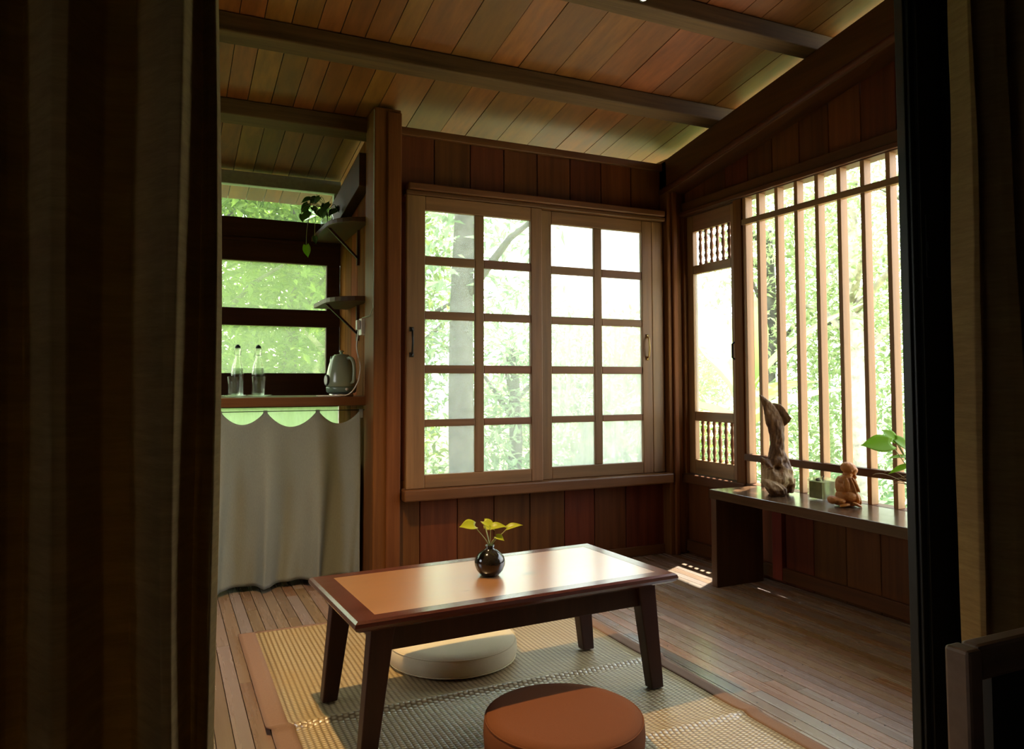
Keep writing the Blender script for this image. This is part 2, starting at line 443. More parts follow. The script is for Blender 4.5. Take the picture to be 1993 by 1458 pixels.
def purlin(y0, y1, x0, x1, lab):
    m = MB(); m.sheared(x0, x1, y0, y1, 2.532, 2.617, K)
    return struct(m.build('trim_1', MW['beam'], bevel=.006), lab, 'beam')
purlin(3.42, 3.52, -1.4, 3.14, 'long dark ceiling beam crossing the middle of the plank ceiling')
purlin(2.69, 2.78, -1.4, 3.14, 'dark ceiling beam at the top right, nearest to the camera').name = 'trim_2'
purlin(4.13, 4.24, -1.4, 1.06, 'short dark beam over the kitchen alcove ending at the post').name = 'trim_3'
purlin(1.98, 2.07, -1.4, 3.14, 'ceiling beam out of the frame above the low table').name = 'trim_4'
b = MB(); b.sheared(2.935, 3.08, .9, 4.04, 2.31, 2.53, K)
raf = struct(b.build('trim_5', MW['wally'], bevel=.008), 'sloping dark rafter along the top of the right wall', 'rafter')
b = MB(); b.tube([(2.945, .9, 2.335 + K * 3.1), (2.945, 4.0, 2.335)], .022, 12); b.build('moulding', MW['wally'], raf, smooth=True)

# back wall
b = MB()
xs = [1.165, 1.379, 1.599, 1.813, 2.035, 2.263, 2.486, 2.711, 2.95]
for a, c in zip(xs, xs[1:]): b.box(a, c - .004, 4.0, 4.03, 2.10, 2.50)
xs = [1.165, 1.30, 1.522, 1.747, 1.979, 2.212, 2.423, 2.652, 2.95]
for a, c in zip(xs, xs[1:]): b.box(a, c - .004, 4.0, 4.03, 0.0, .56)
b.box(1.165, 1.235, 4.0, 4.03, .56, 2.10); b.box(2.85, 2.95, 4.0, 4.03, .56, 2.10)
b.box(1.165, 2.95, 4.031, 4.05, 2.10, 2.50); b.box(1.165, 2.95, 4.031, 4.05, 0, .56)
struct(b.build('wall_back', MW['wall'], bevel=.003, seg=1), 'reddish vertical plank wall around the big gridded window', 'wall')
b = MB(); b.box(1.17, 2.95, 3.972, 4.0, 2.475, 2.52)
struct(b.build('trim_6', MW['wallx'], bevel=.005), 'thin top moulding where back wall meets the ceiling', 'trim')
b = MB(); b.box(1.02, 1.168, 3.95, 4.15, 0, 2.60); b.box(1.09, 1.168, 3.935, 3.95, 0, 2.58)
struct(b.build('trim_7', MW['wallz'], bevel=.006), 'thick wooden post between kitchen alcove and gridded window', 'post')
b = MB(); b.box(2.935, 3.06, 3.925, 4.05, 0, 2.545); b.box(2.965, 3.0, 3.905, 3.925, 0, 2.54)
struct(b.build('trim_8', MW['wallz'], bevel=.008), 'corner post where the gridded window wall meets the right wall', 'post')
b = MB(); b.box(1.17, 2.94, 3.985, 3.999, 0, .06)
struct(b.build('baseboard_back', MW['wallx'], bevel=.003), 'low skirting board under the gridded window wall', 'baseboard')

# window_1: sliding gridded sashes
W1 = thing('window_1', (2.06, 4.0, .456), 'large gridded sliding window with twenty dusty panes in the back wall', 'window', kind='structure')
m = MB(); m.box(1.195, 2.925, 3.93, 4.0, 2.133, 2.16); m.box(1.205, 2.915, 3.915, 4.0, 2.16, 2.199)
m.build('window_frame', MW['wallx'], W1, bevel=.006)
m = MB(); m.box(1.18, 2.95, 3.90, 4.0, .456, .518); m.build('window_sill', MW['wallx'], W1, bevel=.008)
m = MB(); m.box(2.84, 2.93, 3.965, 4.0, .52, 2.133); m.build('window_frame', MW['sashz'], W1, bevel=.005)
ROWS = [(2.053, 1.799), (1.75, 1.492), (1.446, 1.193), (1.147, .893), (.853, .592)]
def sash(x0, x1, cols, y0, y1, zb, zt, hx):
    m = MB(); m.box(x0, cols[0][0], y0, y1, zb, zt); m.box(cols[1][1], x1, y0, y1, zb, zt)
    m.box(cols[0][1], cols[1][0], y0 + .004, y1 - .004, .592, 2.053)
    s = m.build('sash', MW['sashz'], W1, bevel=.004)
    m = MB(); m.box(cols[0][0], cols[1][1], y0 + .001, y1 - .001, zb, .592); m.box(cols[0][0], cols[1][1], y0 + .001, y1 - .001, 2.053, zt)
    for a, c in zip(ROWS, ROWS[1:]):
        for q in cols: m.box(q[0], q[1], y0 + .005, y1 - .005, c[0], a[1])
    m.build('muntin', MW['sashx'], s, bevel=.004)
    m = MB()
    for q in cols:
        for r in ROWS: m.box(q[0] - .004, q[1] + .004, y0 + .018, y0 + .021, r[1] - .004, r[0] + .004)
    m.build('pane', MAT['dust2' if hx < 2 else 'dust'], s)
    m = MB()
    m.tube([(hx, y0 - .001, 1.385), (hx, y0 - .018, 1.375), (hx, y0 - .026, 1.32), (hx, y0 - .018, 1.262), (hx, y0 - .001, 1.25)], .006, 8)
    m.box(hx - .012, hx + .012, y0 - .003, y0, 1.375, 1.40); m.box(hx - .012, hx + .012, y0 - .003, y0, 1.235, 1.26)
    h = m.build('handle', MAT['iron'] if hx < 2 else MAT['brass'], s, smooth=True)
    h['label'] = 'dark iron pull' if hx < 2 else 'curved brass pull'
    return s
sash(1.197, 2.03, [(1.303, 1.603), (1.657, 1.956)], 3.932, 3.966, .519, 2.132, 1.225)
sash(2.032, 2.84, [(2.111, 2.411), (2.467, 2.764)], 3.967, 3.998, .519, 2.132, 2.80)

# right wall
b = MB(); rnd = random.Random(5)
y = 3.93; seams = [3.93, 3.733, 3.537, 3.344, 3.149, 2.95, 2.754, 2.558, 2.36, 2.16, 1.96, 1.76, 1.56, 1.36, 1.16]
for a, c in zip(seams, seams[1:]):
    b.quadprism([(3.08, c + .003, 2.2), (3.11, c + .003, 2.2), (3.11, a, 2.2), (3.08, a, 2.2)],
                [(3.08, c + .003, zr(c) - .02), (3.11, c + .003, zr(c) - .02), (3.11, a, zr(a) - .02), (3.08, a, zr(a) - .02)])
seams = [3.93, 3.72, 3.51, 3.30, 3.10, 2.905, 2.70, 2.503, 2.30, 2.1, 1.9, 1.7, 1.5, 1.3, 1.16]
for a, c in zip(seams, seams[1:]): b.box(3.08, 3.11, c + .003, a, 0, .50)
b.box(3.08, 3.11, 1.16, 1.40, .50, 2.2)
b.box(3.111, 3.13, 1.16, 4.02, 0, .5)
b.box(3.111, 3.13, 1.16, 4.02, 2.2, 2.52); b.box(3.06, 3.13, 3.93, 4.02, 0, 2.52)
struct(b.build('wall_right', MW['wall'], bevel=.003, seg=1), 'dark reddish plank wall above and below the lattice window', 'wall')
b = MB(); b.box(3.055, 3.079, 1.2, 3.92, .02, .09)
struct(b.build('baseboard_right', MW['wally'], bevel=.003), 'skirting board along the foot of the right wall behind the bench', 'baseboard')
b = MB(); b.box(3.05, 3.079, 3.10, 3.17, .02, .5)
struct(b.build('trim_9', MW['batten'], bevel=.003), 'upright reddish batten on the wall behind the bench', 'trim')

# window_2: side sash with turned balusters
W2 = thing('window_2', (3.09, 3.67, .50), 'narrow casement with turned spindles above and below a clear pane', 'window', kind='structure')
m = MB(); m.box(3.045, 3.12, 3.90, 3.93, .505, 2.17); m.build('window_frame', MW['wallz'], W2, bevel=.004)
m = MB(); m.box(3.04, 3.13, 3.362, 3.432, .505, 2.17); m.build('window_frame', MW['wallz'], W2, bevel=.004)
m = MB(); m.box(3.03, 3.13, 3.362, 3.93, .455, .512); m.build('window_sill', MW['wally'], W2, bevel=.005)
Y0, Y1 = 3.49, 3.842
m = MB(); m.box(3.072, 3.108, Y1, 3.90, .515, 2.165); m.box(3.072, 3.108, 3.432, Y0, .515, 2.165)
s2 = m.build('sash', MW['sashz'], W2, bevel=.004)
m = MB()
for z0, z1 in ((.515, .605), (.85, .91), (1.784, 1.84), (2.058, 2.165)): m.box(3.073, 3.107, Y0, Y1, z0, z1)
m.build('rail', MW['sashy'], s2, bevel=.004)
m = MB(); m.box(3.088, 3.091, Y0 - .003, Y1 + .003, .905, 1.79); m.build('pane', MAT['pane'], s2)
def baluster(z0, z1):
    H = z1 - z0; pr = []
    for f, r in [(q[0], q[1] * 1.22) for q in ((0, .008), (.06, .010), (.10, .006), (.16, .0075), (.24, .011), (.30, .0075), (.36, .006), (.42, .009), (.5, .0105), (.58, .009), (.64, .006), (.70, .0075), (.76, .011), (.84, .0075), (.90, .006), (.94, .010), (1, .008))]:
        pr.append((r, f * H))
    return pr
first = {}
for z0, z1 in ((.605, .85), (1.84, 2.058)):
    for k in range(6):
        yy = Y0 + .03 + k * .0535
        if z0 not in first:
            m = MB(); m.lathe(baluster(z0, z1), (0, 0, 0), 12)
            o = m.build('baluster', MW['sashz'], s2, smooth=True, local=True); first[z0] = o
        else:
            o = first[z0].copy(); COL.objects.link(o); o.parent = s2
        o.location = Vector((3.09, yy, z0)) - wloc(s2)
m = MB(); m.tube([(3.066, 3.462, 1.33), (3.05, 3.462, 1.32), (3.05, 3.462, 1.24), (3.066, 3.462, 1.23)], .006, 8)
m.build('handle', MAT['iron'], s2, smooth=True)

# window_3: lattice of upright bars
W3 = thing('window_3', (3.07, 2.4, .50), 'wide open lattice window of upright wooden bars above the bench', 'window', kind='structure')
m = MB(); m.box(3.045, 3.13, 1.40, 3.93, 2.166, 2.26); m.box(3.03, 3.08, 1.40, 3.93, 2.172, 2.20); m.build('window_frame', MW['wally'], W3, bevel=.005)
m = MB(); m.box(3.045, 3.13, 1.40, 3.362, .455, .514); m.build('window_sill', MW['wally'], W3, bevel=.004)
m = MB(); m.box(3.05, 3.056 + .045, 3.335, 3.362, .514, 2.172); m.build('window_frame', MW['bar'], W3, bevel=.003)
b0 = None
for k in range(13):
    yy = 3.235 - .1405 * k
    if b0 is None:
        m = MB(); m.box(3.049, 3.097, -.012, .012, .514, 2.172)
        for v in m.bm.verts: v.co -= Vector((3.07, 0, .5))
        b0 = m.build('lattice_bar', MW['bar'], W3, bevel=.0025, local=True); o = b0
    else: o = b0.copy(); COL.objects.link(o); o.parent = W3
    o.location = (0, yy - 2.4, 0)
m = MB(); m.box(3.042, 3.0755, 1.40, 3.362, 2.008, 2.042); m.build('lattice_rail', MW['sashy'], W3, bevel=.003)
m = MB(); m.box(3.036, 3.0755, 1.40, 3.362, .645, .684); m.build('lattice_rail', MW['wally'], W3, bevel=.003)

# kitchen alcove shell
b = MB(); seams = [4.152, 4.30, 4.46, 4.62, 4.78, 4.96]
for a, c in zip(seams, seams[1:]):
    b.quadprism([(1.05, a, 0), (1.08, a, 0), (1.08, c - .003, 0), (1.05, c - .003, 0)], [(1.05, a, zc(a) - .05), (1.08, a, zc(a) - .05), (1.08, c - .003, zc(c) - .05), (1.05, c - .003, zc(c) - .05)])
b.box(1.081, 1.10, 4.152, 5.02, 0, 2.40)
struct(b.build('wall_alcove', MW['darkz'], bevel=.003, seg=1), 'plank side wall of the kitchen alcove carrying two small shelves', 'wall')
b = MB(); b.sheared(.985, 1.049, 4.16, 4.95, 2.24, 2.43, K)
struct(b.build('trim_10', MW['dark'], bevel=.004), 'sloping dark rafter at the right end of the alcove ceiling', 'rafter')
W4 = thing('window_4', (.4, 4.97, .5), 'dark framed alcove window with stacked wide panes over the counter', 'window', kind='structure')
m = MB()
m.box(-1.2, 1.05, 4.95, 5.0, 1.866, 2.14); m.box(-1.2, 1.05, 4.95, 5.0, 1.458, 1.568); m.box(-1.2, 1.05, 4.95, 5.0, .94, 1.158)
m.box(-1.2, 1.05, 4.95, 5.0, 0, .55); m.box(-1.2, 1.05, 4.93, 4.95, 1.99, 2.01)
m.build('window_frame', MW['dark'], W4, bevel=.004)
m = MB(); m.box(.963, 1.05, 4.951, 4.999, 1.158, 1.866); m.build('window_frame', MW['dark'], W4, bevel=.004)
m = MB(); m.box(-1.2, 1.05, 4.94, 5.0, 2.345, 2.43); m.box(1.005, 1.049, 4.951, 4.999, 2.14, 2.345); m.build('window_head', MAT['plastergrey'], W4, bevel=.004)
for z0, z1, xr in ((1.158, 1.458, .963), (1.568, 1.866, .963), (2.14, 2.345, 1.005), (.55, .94, 1.05)):
    m = MB(); m.box(-1.2, xr, 4.974, 4.978, z0, z1); m.build('pane', MAT['frosted'] if z0 < 1 else MAT['greenpane'] if z0 < 2 else MAT['pane'], W4)
b = MB(); b.box(-1.3, -1.2, 4.0, 5.0, 0, 2.6); b.box(-1.45, -1.3, 1.12, 2.6, 0, 3.15); b.box(-1.45, -1.3, 3.5, 5.0, 0, 3.15); b.box(-1.45, -1.3, 2.6, 3.5, 0, .9); b.box(-1.45, -1.3, 2.6, 3.5, 1.75, 3.15)
struct(b.build('wall_left', MW['wall']), 'unseen left wall of the plank room behind the curtain', 'wall')

W5 = thing('fill_window', (-1.38, 3.05, .9), 'made-up unseen window added in the left wall for fill light', 'window', kind='structure')  # unseen opening added to bring fill daylight into the room
m = MB()
m.box(-1.42, -1.33, 2.6, 2.65, .9, 1.75); m.box(-1.42, -1.33, 3.45, 3.5, .9, 1.75); m.box(-1.42, -1.33, 2.65, 3.45, .9, .95); m.box(-1.42, -1.33, 2.65, 3.45, 1.70, 1.75)
m.build('window_frame', MW['sashz'], W5)

# partition and door leaf, dark bedroom shell
b = MB(); b.box(-1.7, -.55, 1.115, 1.16, 0, 3.2); b.box(-.55, 2.3, 1.115, 1.16, 2.3, 3.2); b.box(2.3, 3.13, 1.115, 1.16, 0, 3.2)
struct(b.build('wall_front', MAT['plaster']), 'partition wall around the wide doorway the camera looks through', 'wall')
b = MB(); b.box(-1.75, -1.7, -2.0, -.5, 0, 2.75); b.box(-1.75, -1.7, -.1, 1.12, 0, 2.75); b.box(-1.75, -1.7, -.5, -.1, 0, 1.5); b.box(-1.75, -1.7, -.5, -.1, 1.8, 2.75); b.box(3.13, 3.18, -2.0, 1.12, 0, 3.1); b.box(-1.75, 3.18, -2.05, -2.0, 0, 2.75); b.box(-1.75, 3.18, -2.0, 1.114, 2.7, 2.75)  # small side opening added behind the camera to light the curtain fronts
struct(b.build('wall_bedroom', MAT['plaster']), 'plain walls of the dark room the camera stands in, with an added fill light opening', 'wall')
D1 = thing('door_1', (1.9, 1.13, 0), 'dark green framed door leaf folded open at the right of the doorway', 'door', kind='structure')
m = MB(); m.box(1.5, 1.512, 1.128, 1.15, 0, 2.28); m.box(1.506, 1.53, 1.120, 1.15, 0, 2.28); m.box(1.522, 1.60, 1.112, 1.15, 0, 2.28)
m.build('door_stile', MAT['frame'], D1, bevel=.002)
m = MB(); m.box(1.60, 2.25, 1.122, 1.14, .1, 2.2); m.box(1.60, 2.25, 1.113, 1.15, 0, .1); m.box(1.60, 2.25, 1.113, 1.15, 2.2, 2.28); m.box(2.25, 2.32, 1.113, 1.15, 0, 2.28)
m.build('door_panel', MAT['frame'], D1, bevel=.002)
m = MB(); m.box(1.535, 1.550, 1.110, 1.1125, 1.33, 1.47); m.box(1.538, 1.546, 1.108, 1.111, 1.39, 1.41)
m.build('latch_plate', MAT['frame'], D1, bevel=.001)

# ------------------------------------------------------------------ curtains by the doorway
def curtain(keys, z0, z1, wob, seed, nu=90, nz=46):
    """keys: (x, y) fold path at mid height"""
    rnd = random.Random(seed); N = len(keys) - 1
    ph = [rnd.uniform(0, 6.28) for _ in range(8)]
    def f(u, v):
        t = u * N; i = min(int(t), N - 1); fr = t - i; fr = fr * fr * (3 - 2 * fr) * .5 + fr * .5
        xx = keys[i][0] * (1 - fr) + keys[i + 1][0] * fr; yy = keys[i][1] * (1 - fr) + keys[i + 1][1] * fr
        z = z0 + (z1 - z0) * v
        xx += wob * (math.sin(z * 2.3 + u * 5 + ph[0]) * .6 + math.sin(z * 4.7 + u * 9 + ph[1]) * .4)
        yy += wob * .8 * (math.sin(z * 3.1 + u * 7 + ph[2]))
        yy += .004 * noise.noise(Vector((u * 9, z * 4, seed)))
        return (xx, yy, z)
    m = MB(); m.grid(f, nu, nz); return m
LK = [(-.62, .97), (-.56, .93), (-.5, .98), (-.43, .92), (-.36, .98), (-.30, .92), (-.25, .985), (-.19, .93), (-.155, .985), (-.14, .99), (-.105, .925), (-.09, .925), (-.06, .99), (-.03, .985), (-.012, .95), (.004, .915), (.014, .91), (.028, .955), (.036, .975), (.042, .955), (.05, .945), (.057, .975)]
m = curtain(LK, .015, 2.18, .007, 2, 170, 50)
for v in m.bm.verts:                                  # right hem leans outward towards the floor
    v.co.x += .014 * (1.1 - v.co.z)
c = m.build('curtain', MAT['linen'], None, smooth=True, solid=.0016)
tag(c, 'long dark linen curtain hanging at the left of the doorway', 'curtain')
RK = [(1.525, 1.045), (1.520, 1.025), (1.510, .992), (1.514, .985), (1.522, .995), (1.535, 1.025), (1.562, 1.015), (1.588, .975), (1.606, .960), (1.625, .985), (1.655, .99), (1.68, 1.03), (1.71, .965), (1.75, .95), (1.79, 1.03), (1.85, .95), (1.91, 1.03), (1.98, .96)]
m = curtain(RK, .015, 2.18, .006, 5, 130, 46)
c = m.build('curtain', MAT['linen'], None, smooth=True, solid=.0016)
tag(c, 'brown linen curtain at the right edge beside the dark door frame', 'curtain')
b = MB(); b.tube([(-1.0, .97, 2.2), (2.3, .97, 2.2)], .014, 12)
tag(b.build('curtain_rod', MAT['iron'], smooth=True), 'iron rod above the doorway carrying both linen curtains', 'rod')

# ------------------------------------------------------------------ chair at lower right
ch = thing('wooden_chair', (1.22, .5, 0), 'dark wooden chair whose back rail shows at the lower right corner', 'chair')
m = MB(); m.box(1.012, 1.50, .672, .700, .690, .739); m.build('top_rail', MW['chair'], ch, bevel=.006)
for xx in (.985, 1.455):
    m = MB(); m.quadprism([(xx, .665, 0), (xx + .03, .665, 0), (xx + .03, .70, 0), (xx, .70, 0)], [(xx, .668, .736), (xx + .03, .668, .736), (xx + .03, .704, .736), (xx, .704, .736)])
    m.build('leg', MW['chair'], ch, bevel=.005)
for xx in (.985, 1.455):
    m = MB(); m.box(xx, xx + .032, .27, .305, 0, .43); m.build('leg', MW['chair'], ch, bevel=.004)
m = MB(); m.box(.975, 1.495, .26, .66, .43, .46); m.build('seat', MW['chair'], ch, bevel=.006)
m = MB(); m.box(1.05, 1.43, .68, .695, .50, .69); m.build('back_panel', MAT['frame'], ch)
m = MB(); m.box(1.015, 1.455, .675, .70, .48, .51); m.build('stretcher', MW['chair'], ch, bevel=.004)

# ------------------------------------------------------------------ mat, cushions, low table
mt = thing('floor_mat', (1.06, 2.4, 0), 'folding woven straw mat under the low table', 'mat')
def mz(y):
    z = .006
    for cy, a in ((2.49, .015), (1.965, .009)):
        d = y - cy
        z += a * math.exp(-(abs(d) / (.030 if d > 0 else .016)) ** 1.3)
    return z + .0012 * math.sin(y * 9)
def matgrid(x0, x1, y0, y1, nx, ny, dz=0, jog=True):
    m = MB()
    def f(u, v):
        y = y0 + (y1 - y0) * v; x = x0 + (x1 - x0) * u
        return (x + (.012 if y < 2.485 else 0) * (1 if x < 1 else 0), y, mz(y) + dz)
    m.grid(f, nx, ny); return m
m = matgrid(.375, 1.765, 1.25, 3.48, 20, 280); m.build('woven_field', MAT['weave'], mt, smooth=True, solid=.004)
m = matgrid(.313, .382, 1.25, 3.492, 4, 280, .0012); m.build('binding', MAT['edge'], mt, smooth=True, solid=.005)
m = matgrid(1.752, 1.812, 1.25, 3.492, 4, 280, .0012); m.build('binding', MAT['edge'], mt, smooth=True, solid=.005)
m = matgrid(.382, 1.752, 3.476, 3.494, 20, 2, .0012); m.build('binding', MAT['edge'], mt, smooth=True, solid=.005)

def cushion(name, c, r, h, mat, label, z0):
    t = thing(name, (c[0], c[1], z0), label, 'cushion', 'round floor cushions')
    pr = [(0.001, 0), (r * .9, 0), (r * .965, .006), (r * .99, .02), (r, h * .5), (r * .992, h - .018), (r * .975, h - .007), (r * .95, h), (r * .8, h + .004), (r * .4, h + .007), (.001, h + .008)]
    m = MB(); m.lathe(pr, (c[0], c[1], z0), 72)
    for v in m.bm.verts:
        a = math.atan2(v.co.y - c[1], v.co.x - c[0]); rr = math.hypot(v.co.x - c[0], v.co.y - c[1])
        if rr > r * .9: k = 1 + .005 * noise.noise(Vector((a * 6, v.co.z * 8, c[0]))); v.co.x = c[0] + (v.co.x - c[0]) * k; v.co.y = c[1] + (v.co.y - c[1]) * k
    m.build('cover', mat, t, smooth=True)
    for zz in (.010, h - .006):
        m = MB(); m.tube([(c[0] + r * .978 * math.cos(2 * PI * i / 64), c[1] + r * .978 * math.sin(2 * PI * i / 64), z0 + zz) for i in range(65)], .0022, 6)
        m.build('seam', mat, t, smooth=True)
cushion('floor_cushion', (1.06, 2.845), .257, .078, MAT['cream'], 'cream round floor cushion lying under the far side of the low table', .0105)
cushion('floor_cushion', (1.09, 1.985), .238, .10, MAT['brown'], 'rust brown round floor cushion in front of the low table', .0195)

TB = thing('low_table', (1.07, 2.447, 0), 'low dark wooden tea table with a honey coloured top panel', 'table', rz=math.radians(3.0))
TX, TY, TH = .585, .288, .42
def rim_profile(i, j):  # unused corner helper
    return i, j
m = MB(); m.box(-TX + .075, TX - .06, -TY + .055, TY - .055, TH - .020, TH - .0005); m.build('top_panel', MW['top'], TB, local=True)
def mitred(a):
    mm = MB(); X, Y = TX, TY; x0, x1, y0, y1 = -TX + .075, TX - .06, -TY + .055, TY - .055
    O = [(-X, -Y), (X, -Y), (X, Y), (-X, Y)]; I = [(x0, y0), (x1, y0), (x1, y1), (x0, y1)]
    k, l = a, (a + 1) % 4
    def pt(p, d, z):
        q = [p[0] + (d if p[0] < 0 else -d), p[1] + (d if p[1] < 0 else -d)]
        return (q[0], q[1], z)
    secs = []
    for i in (k, l):
        secs.append([(*I[i], TH - .034), (*I[i], TH), pt(O[i], .012, TH), pt(O[i], .003, TH - .006), pt(O[i], 0, TH - .016), pt(O[i], .006, TH - .026), pt(O[i], .018, TH - .034)])
    A = [mm.bm.verts.new(p) for p in secs[0]]; B = [mm.bm.verts.new(p) for p in secs[1]]; n = len(A)
    for i in range(n): mm.bm.faces.new((A[i], B[i], B[(i + 1) % n], A[(i + 1) % n]))
    mm.bm.faces.new(A); mm.bm.faces.new(B[::-1])
    return mm
for a in range(4): mitred(a).build('rim_board', MW['rim'], TB, local=True)
m = MB()
m.box(-.47, .47, -.222, -.198, .305, TH - .034); m.box(-.47, .47, .198, .222, .305, TH - .034)
m.box(-.482, -.458, -.2, .2, .305, TH - .034); m.box(.458, .482, -.2, .2, .305, TH - .034)
m.build('apron', MW['leg'], TB, bevel=.003, local=True)
for sx in (-1, 1):
    for sy in (-1, 1):
        m = MB()
        def rect(cx, cy, hx, hy, z): return [(cx - hx, cy - hy, z), (cx + hx, cy - hy, z), (cx + hx, cy + hy, z), (cx - hx, cy + hy, z)]
        m.quadprism(rect(sx * .527, sy * .219, .026, .021, .0125), rect(sx * .483, sy * .212, .037, .026, TH - .0345))
        m.build('leg', MW['leg'], TB, bevel=.004, local=True)

# vase and its cutting
VX, VY = 1.055, 2.455
vs = thing('bud_vase', (VX, VY, TH), 'small round dark glazed vase standing on the low table', 'vase')
m = MB(); m.lathe([(.001, .001), (.030, 0), (.034, .004), (.046, .018), (.053, .036), (.054, .048), (.050, .062), (.040, .076), (.026, .086), (.017, .091), (.0145, .096), (.0165, .104), (.0125, .104), (.011, .094), (.02, .082), (.04, .06), (.042, .04), (.03, .012), (.001, .01)], (VX, VY, TH + .0005), 48)
m.build('body', MAT['vase'], vs, smooth=True)

def leaf(m, base, d, up, L, W, droop=.25, cup=.15, heart=True, nu=8, nv=10):
    d = Vector(d).normalized(); up = Vector(up); s = d.cross(up).normalized(); up = s.cross(d).normalized(); base = Vector(base)
    def f(u, v):
        t = v; a = (u - .5) * 2
        if heart: wd = W * .5 * (math.sin(PI * min(1, t * .92 + .12)) ** .75) * (1 - t) ** .35 * 1.25
        else: wd = W * .5 * math.sin(PI * min(1, max(.02, t))) ** .8
        back = -.12 * L * (abs(a) ** 1.5) * max(0, 1 - t * 3.5) if heart else 0
        return base + d * (t * L + back) + s * (a * wd) + up * (cup * W * abs(a) ** 1.5 * wd / (W * .5 + 1e-6) - droop * L * t * t)
    m.grid(f, nu, nv)
def plantleaf(parent, base, d, up, L, W, mat, droop=.25, cup=.15, heart=True):
    m = MB(); leaf(m, base, d, up, L, W, droop, cup, heart)
    return m.build('leaf', mat, parent, smooth=True, solid=.0006)
def plantstem(parent, pts, r, mat, name='stem'):
    m = MB(); m.tube(bez(*pts), r, 8); return m.build(name, mat, parent, smooth=True)
CR = Vector((.906, -.422, 0)); CD = Vector((.422, .906, 0)); ZU = Vector((0, 0, 1))
def cv(base, a, bz, d=0): return Vector(base) + CR * a + ZU * bz + CD * d
pl = thing('pothos_cutting', (VX, VY, TH + .09), 'bright yellow green pothos cutting held in the dark bud vase', 'plant')
nk = Vector((VX, VY, TH + .10))
for (a, z, dd, la, lz, ld, L, W, dr, up) in (
        (-.052, .075, -.02, -1, .15, -.5, .062, .058, .15, (-.2, -.6, 1)),
        (-.022, .085, .01, .85, -.35, -.5, .055, .045, .25, (.1, -.8, 1)),
        (.004, .068, -.02, .95, .5, -.2, .056, .04, .55, (-.3, -.5, 1)),
        (.060, .060, .01, .95, .5, -.1, .06, .034, .35, (-.5, -.4, 1)),
        (.022, .040, -.03, .9, -.2, -.4, .036, .034, .2, (.1, -.8, 1)),
        (-.014, .055, .03, .3, .5, .6, .04, .03, .3, (.1, -.5, 1))):
    tip = cv(nk, a, z, dd)
    plantstem(pl, (nk - ZU * .02, nk + ZU * .02, cv(nk, a * .7, z * .6, dd * .6), tip), .0016, MAT['stem'])
    plantleaf(pl, tip, CR * la + ZU * lz + CD * ld, up, L * .92, W * .85, MAT['pothosy'], dr)

# ------------------------------------------------------------------ bench and what stands on it
bn = thing('side_bench', (2.88, 2.45, 0), 'long dark wooden bench with slab ends under the lattice window', 'bench')
m = MB(); m.box(2.69, 3.028, 1.62, 3.255, .468, .516); m.build('bench_top', MW['bench'], bn, bevel=.003)
for y0 in (3.205, 1.65):
    m = MB(); m.box(2.695, 3.02, y0, y0 + .042, 0, .468); m.build('end_panel', MW['benchz'], bn, bevel=.003)

# driftwood
dw = Vector((2.885, 2.955, .516)); S = .000404
def U(cx, cy, d=0): return dw + CR * ((cx - 350) * S) + ZU * ((1352 - cy) * S) + CD * d
def loft(m, sec, n=40, jag=.10, step=18, dents=()):
    rr = []; ys = []
    for (c0, *_), (c1, *_) in zip(sec, sec[1:]):
        k = max(1, int(abs(c1 - c0) / step)); ys += [c0 + (c1 - c0) * i / k for i in range(k)]
    ys.append(sec[-1][0])
    for cy in ys:
        for A_, B2 in zip(sec, sec[1:]):
            if min(A_[0], B2[0]) <= cy <= max(A_[0], B2[0]): break
        t = (cy - A_[0]) / (B2[0] - A_[0]); t = t * t * (3 - 2 * t) * .6 + t * .4
        l, r, dp, d0 = [A_[k] * (1 - t) + B2[k] * t for k in (1, 2, 3, 4)]
        cc = (l + r) / 2; hw = (r - l) / 2; ring = []
        for i in range(n):
            a = 2 * PI * i / n; ca, sa = math.cos(a), math.sin(a)
            k = 1 + jag * noise.noise(Vector((ca * 1.6, sa * 1.6, cy * .006))) + jag * .6 * noise.noise(Vector((ca * 4, sa * 4, cy * .014)))
            px = cc + hw * ca * (1 + (k - 1) * .4); dd = d0 + dp * sa * k
            for hx, hy, hr, hd in dents:
                if sa < .2: dd += hd * math.exp(-((px - hx) ** 2 + (cy - hy) ** 2) / hr ** 2)
            ring.append(U(px, cy, dd))
        rr.append(ring)
    m.rings(rr)
m = MB()
loft(m, [(1345, 250, 520, .045, .01), (1290, 215, 548, .07, .01), (1220, 190, 562, .08, .01), (1140, 168, 556, .08, .01), (1060, 160, 545, .068, .01), (980, 180, 512, .055, .005), (920, 220, 490, .045, 0), (860, 244, 470, .036, 0), (800, 258, 452, .031, 0), (720, 268, 446, .028, 0), (620, 264, 452, .026, 0), (520, 240, 460, .022, 0), (450, 222, 448, .020, 0), (380, 209, 427, .018, 0), (310, 197, 390, .016, 0), (240, 184, 342, .013, 0), (180, 164, 292, .011, 0), (120, 144, 224, .008, 0), (82, 134, 160, .004, 0)],
     52, .20, 16, ((330, 1015, 55, .045), (480, 1270, 75, .05), (300, 1150, 40, -.006), (420, 940, 30, .014), (370, 860, 22, .010), (345, 700, 26, .006)))
loft(m, [(1000, 180, 300, .035, -.02), (950, 128, 290, .028, -.02), (915, 108, 270, .02, -.02), (892, 106, 190, .012, -.02), (872, 118, 150, .004, -.02)], 18, .3)
loft(m, [(1180, 470, 562, .03, .0), (1060, 485, 550, .026, .0), (980, 472, 528, .018, 0), (900, 455, 500, .012, 0), (820, 446, 470, .005, 0)], 16, .3)
